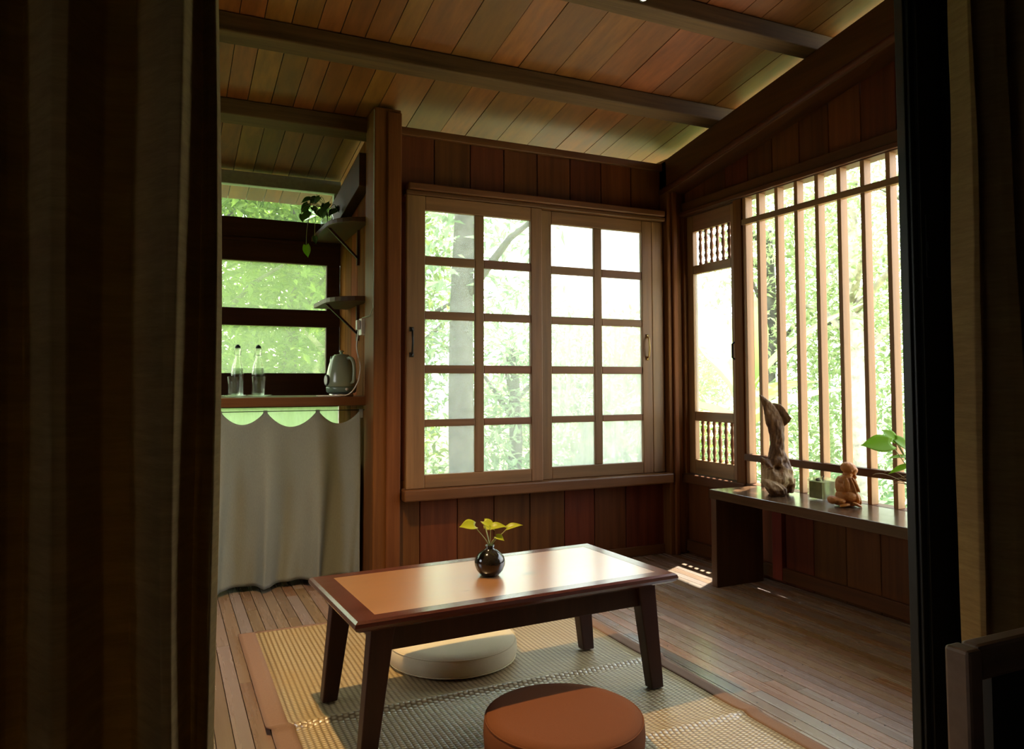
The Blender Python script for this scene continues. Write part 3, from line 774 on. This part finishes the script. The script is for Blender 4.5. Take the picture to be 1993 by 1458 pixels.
loft(m, [(1352, 215, 400, .025, -.055), (1315, 190, 425, .035, -.06), (1255, 160, 410, .040, -.062), (1205, 128, 350, .034, -.060), (1170, 116, 280, .022, -.056), (1140, 112, 180, .008, -.05)], 26, .35)
loft(m, [(1330, 470, 560, .02, .0), (1230, 520, 578, .02, .0), (1150, 548, 590, .008, 0)], 14, .3)
lobe = [(318, 190, .012), (400, 200, .008), (455, 255, .0), (535, 382, -.008), (512, 430, -.004), (465, 476, .006), (442, 420, .010), (390, 330, .012)]
m.quadprism([U(a, c_, d - .012) for a, c_, d in lobe], [U(a, c_, d + .014) for a, c_, d in lobe])
d = m.build('driftwood_sculpture', MAT['driftmix'], None, smooth=True)
q = d.modifiers.new('remesh', 'REMESH'); q.mode = 'VOXEL'; q.voxel_size = .0032; q.use_smooth_shade = True
tx = bpy.data.textures.new('gnarl', 'CLOUDS'); tx.noise_scale = .035; tx.noise_depth = 4
q = d.modifiers.new('gnarl', 'DISPLACE'); q.texture = tx; q.strength = .009; q.mid_level = .5
tag(d, 'tall twisted driftwood sculpture standing on the bench', 'sculpture')

# glass cube with green filling
cx, cy = 2.962, 2.735
RZ = Matrix.Rotation(math.radians(-2), 4, 'Z')
gc = thing('glass_cube_holder', (cx, cy, .516), 'square glass holder with green filling on the bench beside the carved figurine', 'candle holder')
m = MB(); h = .047
for (x0, x1, y0, y1) in ((-h, h, -h, -h + .004), (-h, h, h - .004, h), (-h, -h + .004, -h + .0041, h - .0041), (h - .004, h, -h + .0041, h - .0041)):
    m.box(cx + x0, cx + x1, cy + y0, cy + y1, .5165, .622)
m.box(cx - h + .0041, cx + h - .0041, cy - h + .0041, cy + h - .0041, .5165, .522)
m.build('glass_wall', MAT['glass'], gc)
m = MB(); m.box(cx - h + .005, cx + h - .005, cy - h + .005, cy + h - .005, .523, .606); m.build('filling', MAT['greenstuff'], gc, bevel=.003)
m = MB(); m.tube([(cx + .005, cy, .606), (cx + .006, cy, .622), (cx + .012, cy - .004, .632)], .0025, 8); m.ball((cx - .012, cy + .01, .612), (.014, .014, .010), sub=2); m.build('wick', MAT['iron'], gc, smooth=True)

# carved kneeling figurine: one continuous carved body, head and clasped arms on the raised knee
fg = Vector((2.905, 2.545, .516)); S2 = .000199
def Fp(a, bb, d=0): return fg + CR * ((a - 790) * S2) + ZU * ((1290 - bb) * S2) + CD * d
RV = Matrix((CR, CD, ZU)).transposed()
def ell(m, a, bb, ra, rb, dp, d=0, tilt=0):
    R_ = RV @ Matrix.Rotation(math.radians(tilt), 3, 'Y')
    m.ball(Fp(a, bb, d), (ra * S2, dp, rb * S2), R_, 3)
m = MB()
ell(m, 870, 400, 180, 138, .034, 0, 10)                    # skull
ell(m, 960, 455, 118, 108, .028, -.001, 0)                 # face
ell(m, 1058, 455, 24, 36, .009, -.003, 20)                 # nose
ell(m, 1000, 535, 52, 34, .014, -.001, 10)                 # mouth and chin
ell(m, 868, 470, 26, 70, .039, 0, 6)                       # ears
ell(m, 850, 560, 110, 80, .026)                            # neck
ell(m, 780, 690, 180, 130, .040, 0, -14)                   # shoulders
ell(m, 800, 830, 205, 290, .040, 0, 3)                     # trunk
ell(m, 900, 900, 175, 250, .040, 0, 0)                     # lap and robe
ell(m, 650, 780, 60, 190, .028, .008, 8)                   # back drape
ell(m, 752, 780, 84, 165, .010, -.034, -4)                 # upper arm
ell(m, 890, 790, 26, 220, .008, -.038, -20)                # robe edge
ell(m, 965, 780, 40, 200, .010, -.034, -26)                # forearm
ell(m, 1000, 790, 75, 210, .026, .004, -12)                # far arm
ell(m, 1005, 610, 50, 60, .020, .002, -15)                 # hands below the chin
ell(m, 820, 1050, 255, 170, .050)                          # hips
ell(m, 990, 1080, 80, 170, .036, -.010, -16)               # robe pleats
ell(m, 1075, 1120, 46, 150, .026, -.006, -14)
ell(m, 470, 1140, 108, 98, .034, -.006)                    # knee lobe
ell(m, 600, 1150, 150, 80, .042, -.010, 8)
ell(m, 660, 1235, 120, 34, .016, -.050, -14)               # foot
ell(m, 950, 1225, 125, 36, .016, -.048, 26)                # foot
ell(m, 800, 1245, 270, 42, .050)                           # base
f_ = m.build('carved_figurine', MW['carve'], None, smooth=True)
q = f_.modifiers.new('remesh', 'REMESH'); q.mode = 'VOXEL'; q.voxel_size = .0016; q.use_smooth_shade = True
tx2 = bpy.data.textures.new('chisel', 'CLOUDS'); tx2.noise_scale = .010; tx2.noise_depth = 2
q = f_.modifiers.new('chisel', 'DISPLACE'); q.texture = tx2; q.strength = .0025; q.mid_level = .5
q = f_.modifiers.new('smooth', 'SMOOTH'); q.iterations = 1
tag(f_, 'small carved wooden figurine kneeling with bowed head on the bench', 'figurine')

# rooted plant in a jar at the right end of the bench
jx, jy = 2.93, 2.175
jr = thing('plant_jar', (jx, jy, .516), 'brown jar half hidden by the door frame at the right end of the bench', 'jar')
m = MB(); m.lathe([(.001, 0), (.030, 0), (.036, .01), (.042, .05), (.036, .085), (.026, .10), (.030, .112), (.026, .112), (.022, .10), (.03, .085), (.034, .05), (.028, .012), (.001, .01)], (jx, jy, .5165), 32)
m.build('body', MAT['root'], jr, smooth=True)
wp = thing('potted_pothos', (jx, jy, .60), 'bright green leafy pothos growing from the jar on the bench', 'plant')
nk = Vector((jx, jy, .62)); PXM = 1457 / 3.16
def pj(px, py, d=0):      # point above the jar, from offsets across and up
    return nk + CR * ((px - 1766) / PXM) + ZU * ((962 - py) / PXM) + CD * d
for (px, py, d, dirp, L, W, upv, dr) in (
        (1704, 863, -.02, (-1, -.02, -.1), .132, .078, (-.05, -.9, .55), .06),
        (1724, 858, .03, (-.8, .75, 0), .07, .055, (.3, -.9, .5), .1),
        (1726, 856, .03, (.95, -.62, -.1), .09, .05, (.2, -.9, .6), .12),
        (1742, 890, .0, (-1, .12, 0), .085, .028, (0, -.4, 1), .25),
        (1745, 892, .02, (.5, -1, -.2), .05, .03, (.5, -.6, .3), .1),
        (1738, 905, -.02, (-1, -.35, 0), .095, .032, (0, -.5, 1), .1),
        (1752, 885, .01, (1, -.5, -.2), .05, .026, (0, -.4, 1), .3)):
    t_ = pj(px, py, d)
    plantstem(wp, (nk - ZU * .02, nk + ZU * .04, t_ + (nk - t_) * .3 + ZU * .01, t_), .002, MAT['stem'])
    dv = CR * dirp[0] + ZU * dirp[1] + CD * dirp[2]; uv = CR * upv[0] + CD * upv[1] + ZU * upv[2]
    plantleaf(wp, t_, dv, uv, L, W, MAT['pothos'], dr, .08)
for a in ((1706, 945), (1695, 920), (1728, 930), (1672, 925), (1712, 935)):
    plantstem(wp, (nk, nk + ZU * .015 - CR * .02, pj(a[0] + 25, a[1] - 14), pj(*a)), .0016, MAT['root'], 'aerial_root')

# ------------------------------------------------------------------ kitchen alcove
b = MB(); b.box(-1.19, 1.049, 4.12, 4.75, .97, 1.02)
tag(b.build('kitchen_counter', MW['wallx'], bevel=.004), 'thick wooden counter board across the kitchen alcove', 'counter')
KZ = 1.0205
# electric kettle
kx, ky = .912, 4.245
kt = thing('electric_kettle', (kx, ky, KZ), 'sage green retro electric kettle standing on the alcove counter', 'kettle')
m = MB(); m.lathe([(.001, 0), (.066, 0), (.068, .004), (.066, .016), (.060, .018), (.001, .018)], (kx, ky, KZ), 40); m.build('power_base', MAT['steel'], kt, smooth=True)
m = MB(); m.lathe([(.001, .0185), (.074, .0185), (.082, .026), (.0845, .048), (.083, .052), (.001, .052)], (kx, ky, KZ), 48); m.build('lower_band', MAT['kettledark'], kt, smooth=True)
m = MB(); m.lathe([(.001, .0525), (.081, .0525), (.084, .058), (.0845, .085), (.081, .125), (.074, .16), (.065, .19), (.056, .212), (.050, .224), (.046, .228), (.001, .228)], (kx, ky, KZ), 48)
m.rings([[(kx - CR.x * rr_ + dy * (-.42) * 0 + CD.x * dy, ky - CR.y * rr_ + CD.y * dy, KZ + zz) for dy, zz, rr_ in ring] for ring in (
    [(-.03, .205, .045), (.03, .205, .045), (.0, .165, .06)], [(-.012, .226, .058), (.012, .226, .058), (0, .20, .066)])])
m.build('body', MAT['kettle'], kt, smooth=True)
m = MB(); m.lathe([(.001, .2285), (.043, .2285), (.040, .234), (.012, .238), (.007, .241), (.007, .248), (.014, .250), (.014, .254), (.001, .256)], (kx, ky, KZ), 32)
ld = m.build('lid', MAT['kettle'], kt, smooth=True)
m = MB(); m.lathe([(.001, .2565), (.012, .2565), (.012, .259), (.001, .260)], (kx, ky, KZ), 20); m.build('knob', MAT['brass'], ld, smooth=True)
kc = Vector((kx, ky, KZ)); hd = (CR * .80 + CD * -.60).normalized()
hp = [kc + hd * .048 + ZU * .212] + bez(kc + hd * .075 + ZU * .214, kc + hd * .115 + ZU * .205, kc + hd * .112 + ZU * .14, kc + hd * .104 + ZU * .085, 12) + [kc + hd * .080 + ZU * .075]
m = MB(); m.tube(hp, [.010] + [.0105] * 13 + [.009], 12); m.build('handle', MAT['kettle'], kt, smooth=True)
gd = (-CR * .84 - CD * .54).normalized()
m = MB(); m.lathe_axis([(.001, -.004), (.029, -.004), (.032, .004), (.030, .010), (.025, .010), (.001, .0095)], kc + gd * .080 + ZU * .090, gd, 28); ga = m.build('gauge', MAT['black'], kt, smooth=False)
m = MB(); m.lathe_axis([(.001, 0), (.0245, 0), (.0245, .0008), (.001, .0009)], kc + gd * .0902 + ZU * .090, gd, 28); m.build('dial', MAT['dial'], ga)
sd = (CR * .55 - CD * .83).normalized()
m = MB(); m.lathe_axis([(.001, 0), (.008, 0), (.008, .006), (.001, .007)], kc + sd * .082 + ZU * .040, sd, 16); m.build('switch', MAT['white'], kt, smooth=True)
# cord
pts = [(.995, 4.20, KZ + .395)] + bez((.995, 4.195, KZ + .37), (.985, 4.17, KZ + .28), (.965, 4.15, KZ + .30), (.99, 4.145, KZ + .20)) + bez((.99, 4.145, KZ + .20), (1.01, 4.14, KZ + .12), (.965, 4.135, KZ + .004), (.90, 4.135, KZ + .0045)) + [(.80, 4.135, KZ + .0045), (.765, 4.137, KZ + .0045), (.76, 4.16, KZ + .0045), (.80, 4.175, KZ + .0045)]
m = MB(); m.tube(pts, .0038, 8)
pc = m.build('power_cord', MAT['white'], None, smooth=True); tag(pc, 'white power cord running from the wall socket to the kettle', 'cord')
m = MB(); m.box(.983, 1.004, 4.182, 4.214, KZ + .375, KZ + .43); m.build('plug', MAT['white'], pc, bevel=.005)
b = MB(); b.box(1.006, 1.049, 4.172, 4.235, 1.365, 1.46)
tag(b.build('wall_socket', MAT['white'], bevel=.004), 'small white socket box on the alcove side wall', 'socket')
b = MB(); b.tube([(1.014, 3.944, 2.58), (1.013, 3.944, 2.1), (1.016, 3.944, 1.7), (1.013, 3.944, 1.5), (1.013, 4.0, 1.46), (1.011, 4.17, 1.462)], .0022, 6)
tag(b.build('thin_cable', MAT['plastergrey'], smooth=True), 'thin pale cable running down the post to the socket', 'cable')

# bottles, tumblers, saucers
def bottle(x, y, z, label):
    t = thing('swing_top_bottle', (x, y, z), label, 'bottle', 'glass bottles on the counter')
    out = [(.030, 0), (.035, .004), (.036, .02), (.036, .13), (.033, .165), (.024, .20), (.0155, .225), (.014, .262), (.0165, .265), (.0165, .275)]
    inn = [(.0125, .275), (.0115, .225), (.021, .198), (.030, .163), (.033, .13), (.033, .02), (.028, .008)]
    m = MB(); m.lathe([(.001, 0)] + out + inn + [(.001, .007)], (x, y, z), 32); m.build('bottle_glass', MAT['glass'], t, smooth=True)
    m = MB(); m.lathe([(.001, .0085), (.0275, .0085), (.0322, .021), (.0322, .13), (.0295, .16), (.001, .16)], (x, y, z), 28); m.build('water', MAT['water'], t, smooth=True)
    m = MB(); m.lathe([(.0105, .2755), (.0155, .2765), (.016, .284), (.011, .291), (.006, .296), (.001, .297)], (x, y, z), 20); m.build('stopper', MAT['black'], t, smooth=True)
    m = MB(); p = Vector((x, y, z))
    m.tube([p + CR * -.0175 + ZU * .235, p + CR * -.019 + ZU * .262, p + CR * -.010 + ZU * .287, p + CR * .010 + ZU * .291, p + CR * .019 + ZU * .265, p + CR * .0175 + ZU * .235], .0012, 6)
    m.tube([p + (CR * math.cos(a) + CD * math.sin(a)) * .0172 + ZU * .236 for a in [2 * PI * i / 18 for i in range(19)]], .0012, 6)
    m.build('wire_bail', MAT['steel'], t, smooth=True)
bottle(.385, 4.56, KZ, 'swing top water bottle nearer the curtain on the counter')
bottle(.498, 4.56, KZ, 'swing top water bottle nearer the kettle on the counter')
def saucer(x, y, label):
    t = tag(None or MB_sa(x, y), label, 'saucer', 'glass saucers'); return t
def MB_sa(x, y):
    m = MB(); m.lathe([(.001, 0), (.035, 0), (.040, .003), (.066, .009), (.068, .011), (.066, .0115), (.038, .006), (.001, .005)], (x, y, KZ), 40)
    return m.build('glass_saucer', MAT['glass'], None, smooth=True)
saucer(.345, 4.34, 'clear glass saucer under the tumbler nearer the curtain')
saucer(.482, 4.34, 'clear glass saucer under the tumbler nearer the kettle')
def tumbler(x, y, label):
    m = MB(); m.lathe([(.001, 0), (.029, 0), (.031, .004), (.0365, .103), (.0355, .1045), (.0335, .103), (.0285, .014), (.001, .012)], (x, y, KZ + .0065), 32)
    tag(m.build('tumbler', MAT['glass'], None, smooth=True), label, 'glass', 'drinking glasses')
tumbler(.352, 4.34, 'empty glass tumbler on the saucer nearer the curtain')
tumbler(.478, 4.34, 'empty glass tumbler on the saucer nearer the kettle')

# corner shelves
def shelf(z, dx, y0, y1, label):
    t = thing('wall_shelf', (1.05, (y0 + y1) / 2, z), label, 'shelf', 'small shelves on the alcove side wall')
    m = MB(); pts = [(1.049, y0)] + [(1.049 - dx + .1 * (1 - math.sin(a)) * 1.0, y0 + .22 * (1 - math.cos(a)) * 0 + .0 + .26 * (1 - math.cos(a))) for a in [PI / 2 * i / 8 for i in range(9)]][0:0] + [(1.049 - dx * math.sin(PI / 2 * i / 8), y0 + .24 * (1 - math.cos(PI / 2 * i / 8))) for i in range(1, 9)] + [(1.049 - dx, y1), (1.049, y1)]
    m.quadprism([(p[0], p[1], z - .028) for p in pts], [(p[0], p[1], z) for p in pts]); m.build('shelf_board', MW['wally'], t, bevel=.003)
    for yy in (y0 + .25,):
        m = MB(); m.quadprism([(1.049, yy, z - .20), (1.049, yy + .02, z - .20), (1.034, yy + .02, z - .20), (1.034, yy, z - .20)], [(1.049 - dx + .03, yy, z - .0285), (1.049 - dx + .03, yy + .02, z - .0285), (1.049 - dx + .012, yy + .02, z - .0285), (1.049 - dx + .012, yy, z - .0285)])
        m.box(1.034, 1.0485, yy, yy + .02, z - .24, z - .0285)
        m.build('bracket', MW['dark'], t)
    return t
shelf(1.585, .21, 4.155, 4.72, 'lower small wooden shelf with a slanted bracket above the kettle')
shelf(2.035, .20, 4.155, 4.90, 'upper small wooden shelf carrying the trailing plant')
for k, (xx, yy, lab) in enumerate(((.95, 4.42, 'small pale dish lying on the lower alcove shelf'),)):
    m = MB(); m.lathe([(.001, 0), (.03, 0), (.05, .012), (.052, .014), (.028, .004), (.001, .003)], (xx, yy, 1.5855), 28)
    tag(m.build('small_dish', MAT['white'], None, smooth=True), lab, 'dish')
gx, gy, gz = .915, 4.70, 2.0355
jr = thing('water_jar', (gx, gy, gz), 'clear water jar on the upper alcove shelf in front of the high pane', 'jar')
m = MB(); m.lathe([(.001, 0), (.036, 0), (.04, .005), (.042, .06), (.036, .10), (.030, .115), (.032, .12), (.028, .12), (.027, .115), (.033, .098), (.039, .06), (.037, .008), (.001, .006)], (gx, gy, gz), 28); m.build('jar_glass', MAT['glass'], jr, smooth=True)
m = MB(); m.lathe([(.001, .0075), (.036, .0085), (.038, .06), (.034, .085), (.001, .085)], (gx, gy, gz), 24); m.build('water', MAT['water'], jr, smooth=True)
hp_ = thing('trailing_pothos', (gx, gy, gz + .1), 'dark trailing pothos rooted in the water jar on the upper shelf', 'plant')
nk = Vector((gx, gy, gz + .115)); rnd = random.Random(4)
for k in range(15):
    a = rnd.uniform(-.16, .07); zz = rnd.uniform(.0, .10); dd = rnd.uniform(-.08, .05)
    tip = cv(nk, a, zz, dd)
    plantstem(hp_, (nk - ZU * .05, nk + ZU * .04, cv(nk, a * .6, zz + .03, dd * .6), tip), .0017, MAT['stem'])
    plantleaf(hp_, tip, CR * rnd.uniform(-1, .6) + ZU * rnd.uniform(-1.0, .1) + CD * rnd.uniform(-.4, .2), (rnd.uniform(-.3, .3), -.8, .7), rnd.uniform(.05, .075), rnd.uniform(.035, .05), MAT['pothosd'], .3)
for (a, z, l) in ((-.07, -.235, .075), (-.02, -.18, .05), (-.10, -.05, .05)):
    tip = cv(nk, a, z, -.22)
    plantstem(hp_, (nk, cv(nk, -.02, .06, -.10), cv(nk, a, .02, -.24), tip), .0016, MAT['stem'])
    plantleaf(hp_, tip, ZU * -1 + CR * .15, (-.3, -1, .1), l, l * .6, MAT['pothos'] if z < -.2 else MAT['pothosd'], .1)

# cafe curtain, rod, under-counter rack
b = MB(); b.tube([(-1.19, 4.165, .945), (1.049, 4.165, .945)], .002, 8)
tag(b.build('curtain_wire', MAT['iron'], smooth=True), 'thin rod under the counter holding the short curtain', 'rod')
TABS = [-.66, -.43, -.20, .03, .27, .495, .768, 1.005]
def cafe(u, v):
    x0 = -.66 + (1.005 + .66) * u
    for i in range(len(TABS) - 1):
        if TABS[i] <= x0 <= TABS[i + 1] + 1e-9: a, c = TABS[i], TABS[i + 1]; break
    t = (x0 - a) / (c - a); gap = c - a
    sag = (.34 * gap) * (math.sin(PI * t) ** .8)
    ztop = .942 - max(0, sag - .01)
    zb = .035 - .022 * (1 - u) + .006 * math.sin(x0 * 21)
    z = ztop + (zb - ztop) * v
    fold = math.cos(2 * PI * t)
    y = 4.178 - .040 * fold * (.25 + .75 * min(1, v * 2.2)) - .012 * math.sin(x0 * 47 + v * 3) * v - .008 * math.sin(x0 * 83 + v * 5 + 1) * v * v - .03 * v * (1 - u) 
    xx = x0 - .02 * math.sin(2 * PI * t) * v + (x0 - .75) * -.035 * v * (1 if x0 > .75 else 0)
    return (xx, y, z)
m = MB(); m.grid(cafe, 240, 44)
cf = m.build('cafe_curtain', MAT['cafe'], None, smooth=True, solid=.0012)
tag(cf, 'pale linen cafe curtain hanging in scallops under the counter', 'curtain')
for xx in TABS:
    m = MB(); m.box(xx - .010, xx + .010, 4.1585, 4.1605, .900, .949); m.box(xx - .010, xx + .010, 4.1695, 4.1715, .905, .949); m.box(xx - .010, xx + .010, 4.1585, 4.1715, .9475, .9495)
    m.build('tab', MAT['cafe'], cf)
rk = thing('under_counter_rack', (.7, 4.6, 0), 'dark wooden rack under the counter behind the short curtain', 'rack')
for zz in (.30, .52):
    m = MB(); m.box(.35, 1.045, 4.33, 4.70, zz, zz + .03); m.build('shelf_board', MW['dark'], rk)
for xx in (.32, 1.0): 
    for yy in (4.33, 4.66):
        m = MB(); m.box(xx, xx + .04, yy, yy + .04, 0, .62); m.build('leg', MW['dark'], rk)

# ------------------------------------------------------------------ lamps
LX, LY, LZ = .38, 2.57, 2.55
lp = thing('pendant_lamp', (LX, LY, LZ), 'small warm pendant lamp hanging above the low table out of the frame', 'lamp')
m = MB(); m.tube([(LX, LY, zc(LY)), (LX, LY, LZ + .12)], .004, 8); m.build('cord', MAT['black'], lp, smooth=True)
m = MB(); m.lathe([(.018, .14), (.022, .10), (.070, .03), (.088, -.03), (.094, -.095), (.091, -.095), (.085, -.03), (.067, .03), (.018, .097)], (LX, LY, LZ), 40, cap=False); m.build('lamp_shade', MAT['shade'], lp, smooth=True)
m = MB(); m.ball((LX, LY, LZ + .01), .028, sub=3); m.build('bulb', MAT['bulb'], lp, smooth=True)
L2 = Vector((1.872, 2.648, 2.775))
lp = thing('beam_spotlight', L2, 'small spotlight with a glowing lens clipped to the beam at the top', 'lamp')
ax = Vector((.25, -.35, -.9)).normalized()
m = MB(); m.lathe_axis([(.001, -.06), (.016, -.06), (.022, -.02), (.024, .018), (.021, .018), (.018, 0), (.001, -.01)], L2 - ax * .012, ax, 24); m.build('housing', MAT['black'], lp, smooth=True)
m = MB(); m.lathe_axis([(.001, .0), (.019, .0), (.015, .012), (.001, .017)], L2 - ax * .004, ax, 24); m.build('lens', MAT['bulb2'], lp, smooth=True)
m = MB(); m.tube([L2 - ax * .05, L2 + Vector((.01, .02, .06)), (1.885, 2.689, 2.83)], .006, 8); m.build('arm', MAT['black'], lp, smooth=True)

# ------------------------------------------------------------------ garden outside
b = MB()
def gnd(u, v):
    x = -14 + 40 * u; y = -6 + 34 * v
    return (x, y, -.75 + .25 * noise.noise(Vector((x * .2, y * .2, 0))) + .03 * max(0, math.hypot(x, y - 2) - 8))
b.grid(gnd, 60, 50)
struct(b.build('ground', MAT['earth'], smooth=True), 'grassy garden ground outside the windows', 'ground')

b = MB()
def gp(u, v): return (3.75 + 2.3 * u + .2 * math.sin(v * 7), -3 + 14 * v, -.62 + .02 * noise.noise(Vector((u * 9, v * 30, 0))))  # gravel strip added as a sunlit bounce surface for eave and bars
b.grid(gp, 10, 40)
struct(b.build('ground_bounce_strip', MAT['gravel'], smooth=True), 'unseen pale gravel strip added to bounce sun up to the eave and lattice', 'path')

def leafcloud(m, c, rad, n, size, rnd, squash=1.0, shell=.35, elong=2.0):
    for i in range(n):
        while True:
            p = Vector((rnd.uniform(-1, 1), rnd.uniform(-1, 1), rnd.uniform(-1, 1)))
            if shell < p.length < 1: break
        nn = noise.noise(p * 2.3 + Vector(c)) 
        if nn < -.22: continue
        pos = Vector(c) + Vector((p.x * rad[0], p.y * rad[1], p.z * rad[2]))
        d = Vector((rnd.gauss(0, 1), rnd.gauss(0, 1), rnd.gauss(-.4, .6))).normalized()
        s = d.cross(Vector((rnd.gauss(0, .6), rnd.gauss(0, .6), 1))).normalized(); L = size * rnd.uniform(.6, 1.4); W = L / elong
        up = s.cross(d) * (L * .12)
        v = [m.bm.verts.new(q) for q in (pos, pos + d * L * .45 + s * W * .5 + up, pos + d * L, pos + d * L * .45 - s * W * .5 + up)]
        m.bm.faces.new(v)
def tree(x, y, h, r, n, mat, label, bark='bark', lean=(0, 0), size=.15, seed=1, tr=.11, zlow=.25, elong=2.0, name='garden_tree', cat='tree'):
    rnd = random.Random(seed); z0 = -.8
    t = thing(name, (x, y, z0), label, cat, 'trees in the garden')
    m = MB(); top = Vector((x + lean[0], y + lean[1], z0 + h * .8))
    m.tube([(x, y, z0)] + [Vector((x, y, z0)).lerp(top, k / 6) + Vector((rnd.uniform(-.04, .04), rnd.uniform(-.04, .04), 0)) for k in range(1, 7)], [tr * (1.1 - .08 * k) for k in range(7)], 12)
    for k in range(5):
        a = rnd.uniform(0, 6.28); s0 = Vector((x, y, z0)).lerp(top, rnd.uniform(.45, .95)); e_ = s0 + Vector((math.cos(a) * r * .7, math.sin(a) * r * .7, rnd.uniform(.2, .9)))
        m.tube([s0, (s0 + e_) / 2 + Vector((0, 0, .12)), e_], [tr * .4, tr * .25, tr * .1], 7)
    m.build('trunk', MAT[bark], t, smooth=True)
    m = MB()
    for k in range(7):
        a = rnd.uniform(0, 6.28); q = rnd.uniform(0, .6) * r
        cz = z0 + h * (zlow + (1 - zlow) * (k + .5) / 7)
        leafcloud(m, (x + lean[0] * .7 + math.cos(a) * q, y + lean[1] * .7 + math.sin(a) * q, cz), (r * rnd.uniform(.55, .85), r * rnd.uniform(.55, .85), h * (1 - zlow) * .22), n // 7, size, rnd, elong=elong)
    m.build('foliage', mat, t)
def polar(az, dist): return dist * math.sin(math.radians(az)), dist * math.cos(math.radians(az))
A, B_, C_, D_ = MAT['leafA'], MAT['leafB'], MAT['leafC'], MAT['leafD']
SPEC = [  # azimuth seen from the doorway, distance, height, crown radius, leaves, material, label
    (2.5, 8.6, 6.0, 1.7, 12000, D_, 'mid green tree seen through the alcove window behind the bottles', 'bark', (0, 0), .12),
    (8, 9.6, 6.5, 1.9, 14000, D_, 'deep green tree behind the kettle outside the alcove window', 'bark', (.2, 0), .12),
    (12.0, 8.4, 4.6, 1.3, 6000, D_, 'dense shrubby tree just right of the alcove window jamb', 'palebark', (0, 0), .11),
    (0.0, 13.5, 7.5, 2.3, 9000, D_, 'tall deep green tree far behind at the left of the alcove window', 'bark', (0, 0), .15),
    (6.0, 14.0, 7.5, 2.3, 9000, D_, 'tall deep green tree far behind the middle of the alcove window', 'bark', (0, 0), .15),
    (11.0, 13.5, 7.0, 2.2, 8000, D_, 'tall deep green tree far behind the right of the alcove window', 'bark', (0, 0), .15),
    (20.8, 7.2, 6.5, 1.5, 2600, B_, 'dark leaning trunk crossing the left column of gridded panes', 'bark', (.12, 0), .15),
    (17.5, 10.5, 4.6, 1.6, 5200, B_, 'bluish bushy tree behind the leftmost gridded panes', 'bark', (0, 0), .16),
    (25.0, 9.6, 2.9, 1.2, 3600, B_, 'slim tree behind the second column of gridded panes', 'bark', (0, 0), .15),
    (30.5, 11.5, 2.7, 1.6, 4800, A, 'low hazy shrub tree behind the third column of gridded panes', 'bark', (0, 0), .17),
    (35.0, 12.5, 2.8, 1.7, 4800, C_, 'pale yellowish tree behind the rightmost gridded panes', 'palebark', (0, 0), .17),
    (44.0, 11.0, 5.0, 1.7, 8000, A, 'green tree behind the left bars of the lattice window', 'bark', (0, 0), .11),
    (47.5, 12.5, 5.6, 1.9, 9000, B_, 'bluish green tree behind the middle bars of the lattice window', 'palebark', (0, 0), .11),
    (50.2, 9.8, 5.8, 1.6, 7000, A, 'pale trunked tree behind the right bars of the lattice window', 'palebark', (-.1, .2), .10),
    (54.5, 11.0, 5.6, 1.9, 9000, A, 'bushy green tree beside the dark door frame beyond the lattice', 'bark', (0, 0), .11),
]
for i, (az, ds, h, r, n, mat, lab, bk, ln, sz) in enumerate(SPEC):
    x, y = polar(az, ds)
    tree(x, y, h, r, n, mat, lab, bk, ln, sz, 40 + i, tr=.13 if i in (6, 13) else .10, zlow=.42 if i in (6, 13) else .10, elong=3.2 if mat is B_ else 2.2)
# unseen tree added close to the eave: keeps direct sun off the lattice, lets a patch through to the floor by the corner
def sun_blocker_tree():
    rnd = random.Random(77); t = thing('garden_tree', (5.6, 2.2, -.8), 'unseen tree added over the eave to block sun from the lattice', 'tree', 'trees in the garden')
    m = MB(); m.tube([(5.9, .2, -.8), (5.8, .3, 1.0), (5.6, .8, 2.6), (4.4, 1.9, 4.0)], [.14, .12, .10, .06], 12); m.build('trunk', MAT['bark'], t, smooth=True)
    m = MB()
    for c in ((4.0, 1.6, 4.1), (4.0, 2.3, 4.1), (3.95, 3.1, 4.0), (4.1, 2.9, 4.7), (4.1, 1.9, 4.8)):
        leafcloud(m, c, (.8, .62, .55), 1300, .15, rnd, shell=.0)
    m.build('foliage', A, t)
sun_blocker_tree()
# banana plant outside the casement
bp = thing('banana_plant', (5.0, 5.6, -.7), 'yellow green banana plant with broad leaves outside the spindle casement', 'plant')
m = MB(); m.tube([(5.0, 5.6, -.75), (5.0, 5.6, .1), (5.02, 5.58, .9)], [.09, .08, .05], 14); m.build('stem', MAT['stem'], bp, smooth=True)
for (dx, dy, dz, L, W, tz) in ((-.55, -.2, .9, 1.5, .46, .9), (.5, -.35, .95, 1.5, .44, .9), (-.15, .3, 1.1, 1.6, .42, .9), (.25, .2, 1.2, 1.4, .44, .8), (-.7, .1, .35, 1.2, .40, .7), (.75, .1, .5, 1.3, .42, .75), (.1, -.6, .5, 1.2, .4, .6)):
    m = MB(); leaf(m, (5.02, 5.58, tz), (dx, dy, dz), (-dx * .4, -dy * .4, 1), L, W, .35, .12, False, 10, 22)
    m.build('leaf', MAT['banana'], bp, smooth=True)
# undergrowth
m = MB(); rnd = random.Random(9)
for i in range(60):
    az = rnd.uniform(-4, 60); ds = rnd.uniform(6.2, 12); x, y = polar(az, ds)
    if x < 4.2 and y < 5.6: continue
    leafcloud(m, (x, y, -.45), (.6, .6, rnd.uniform(.35, .8)), 240, .14, rnd, shell=0, elong=3)
tag(m.build('undergrowth', B_, None), 'mixed green undergrowth covering the garden between the trees', 'shrubs', None, 'stuff')
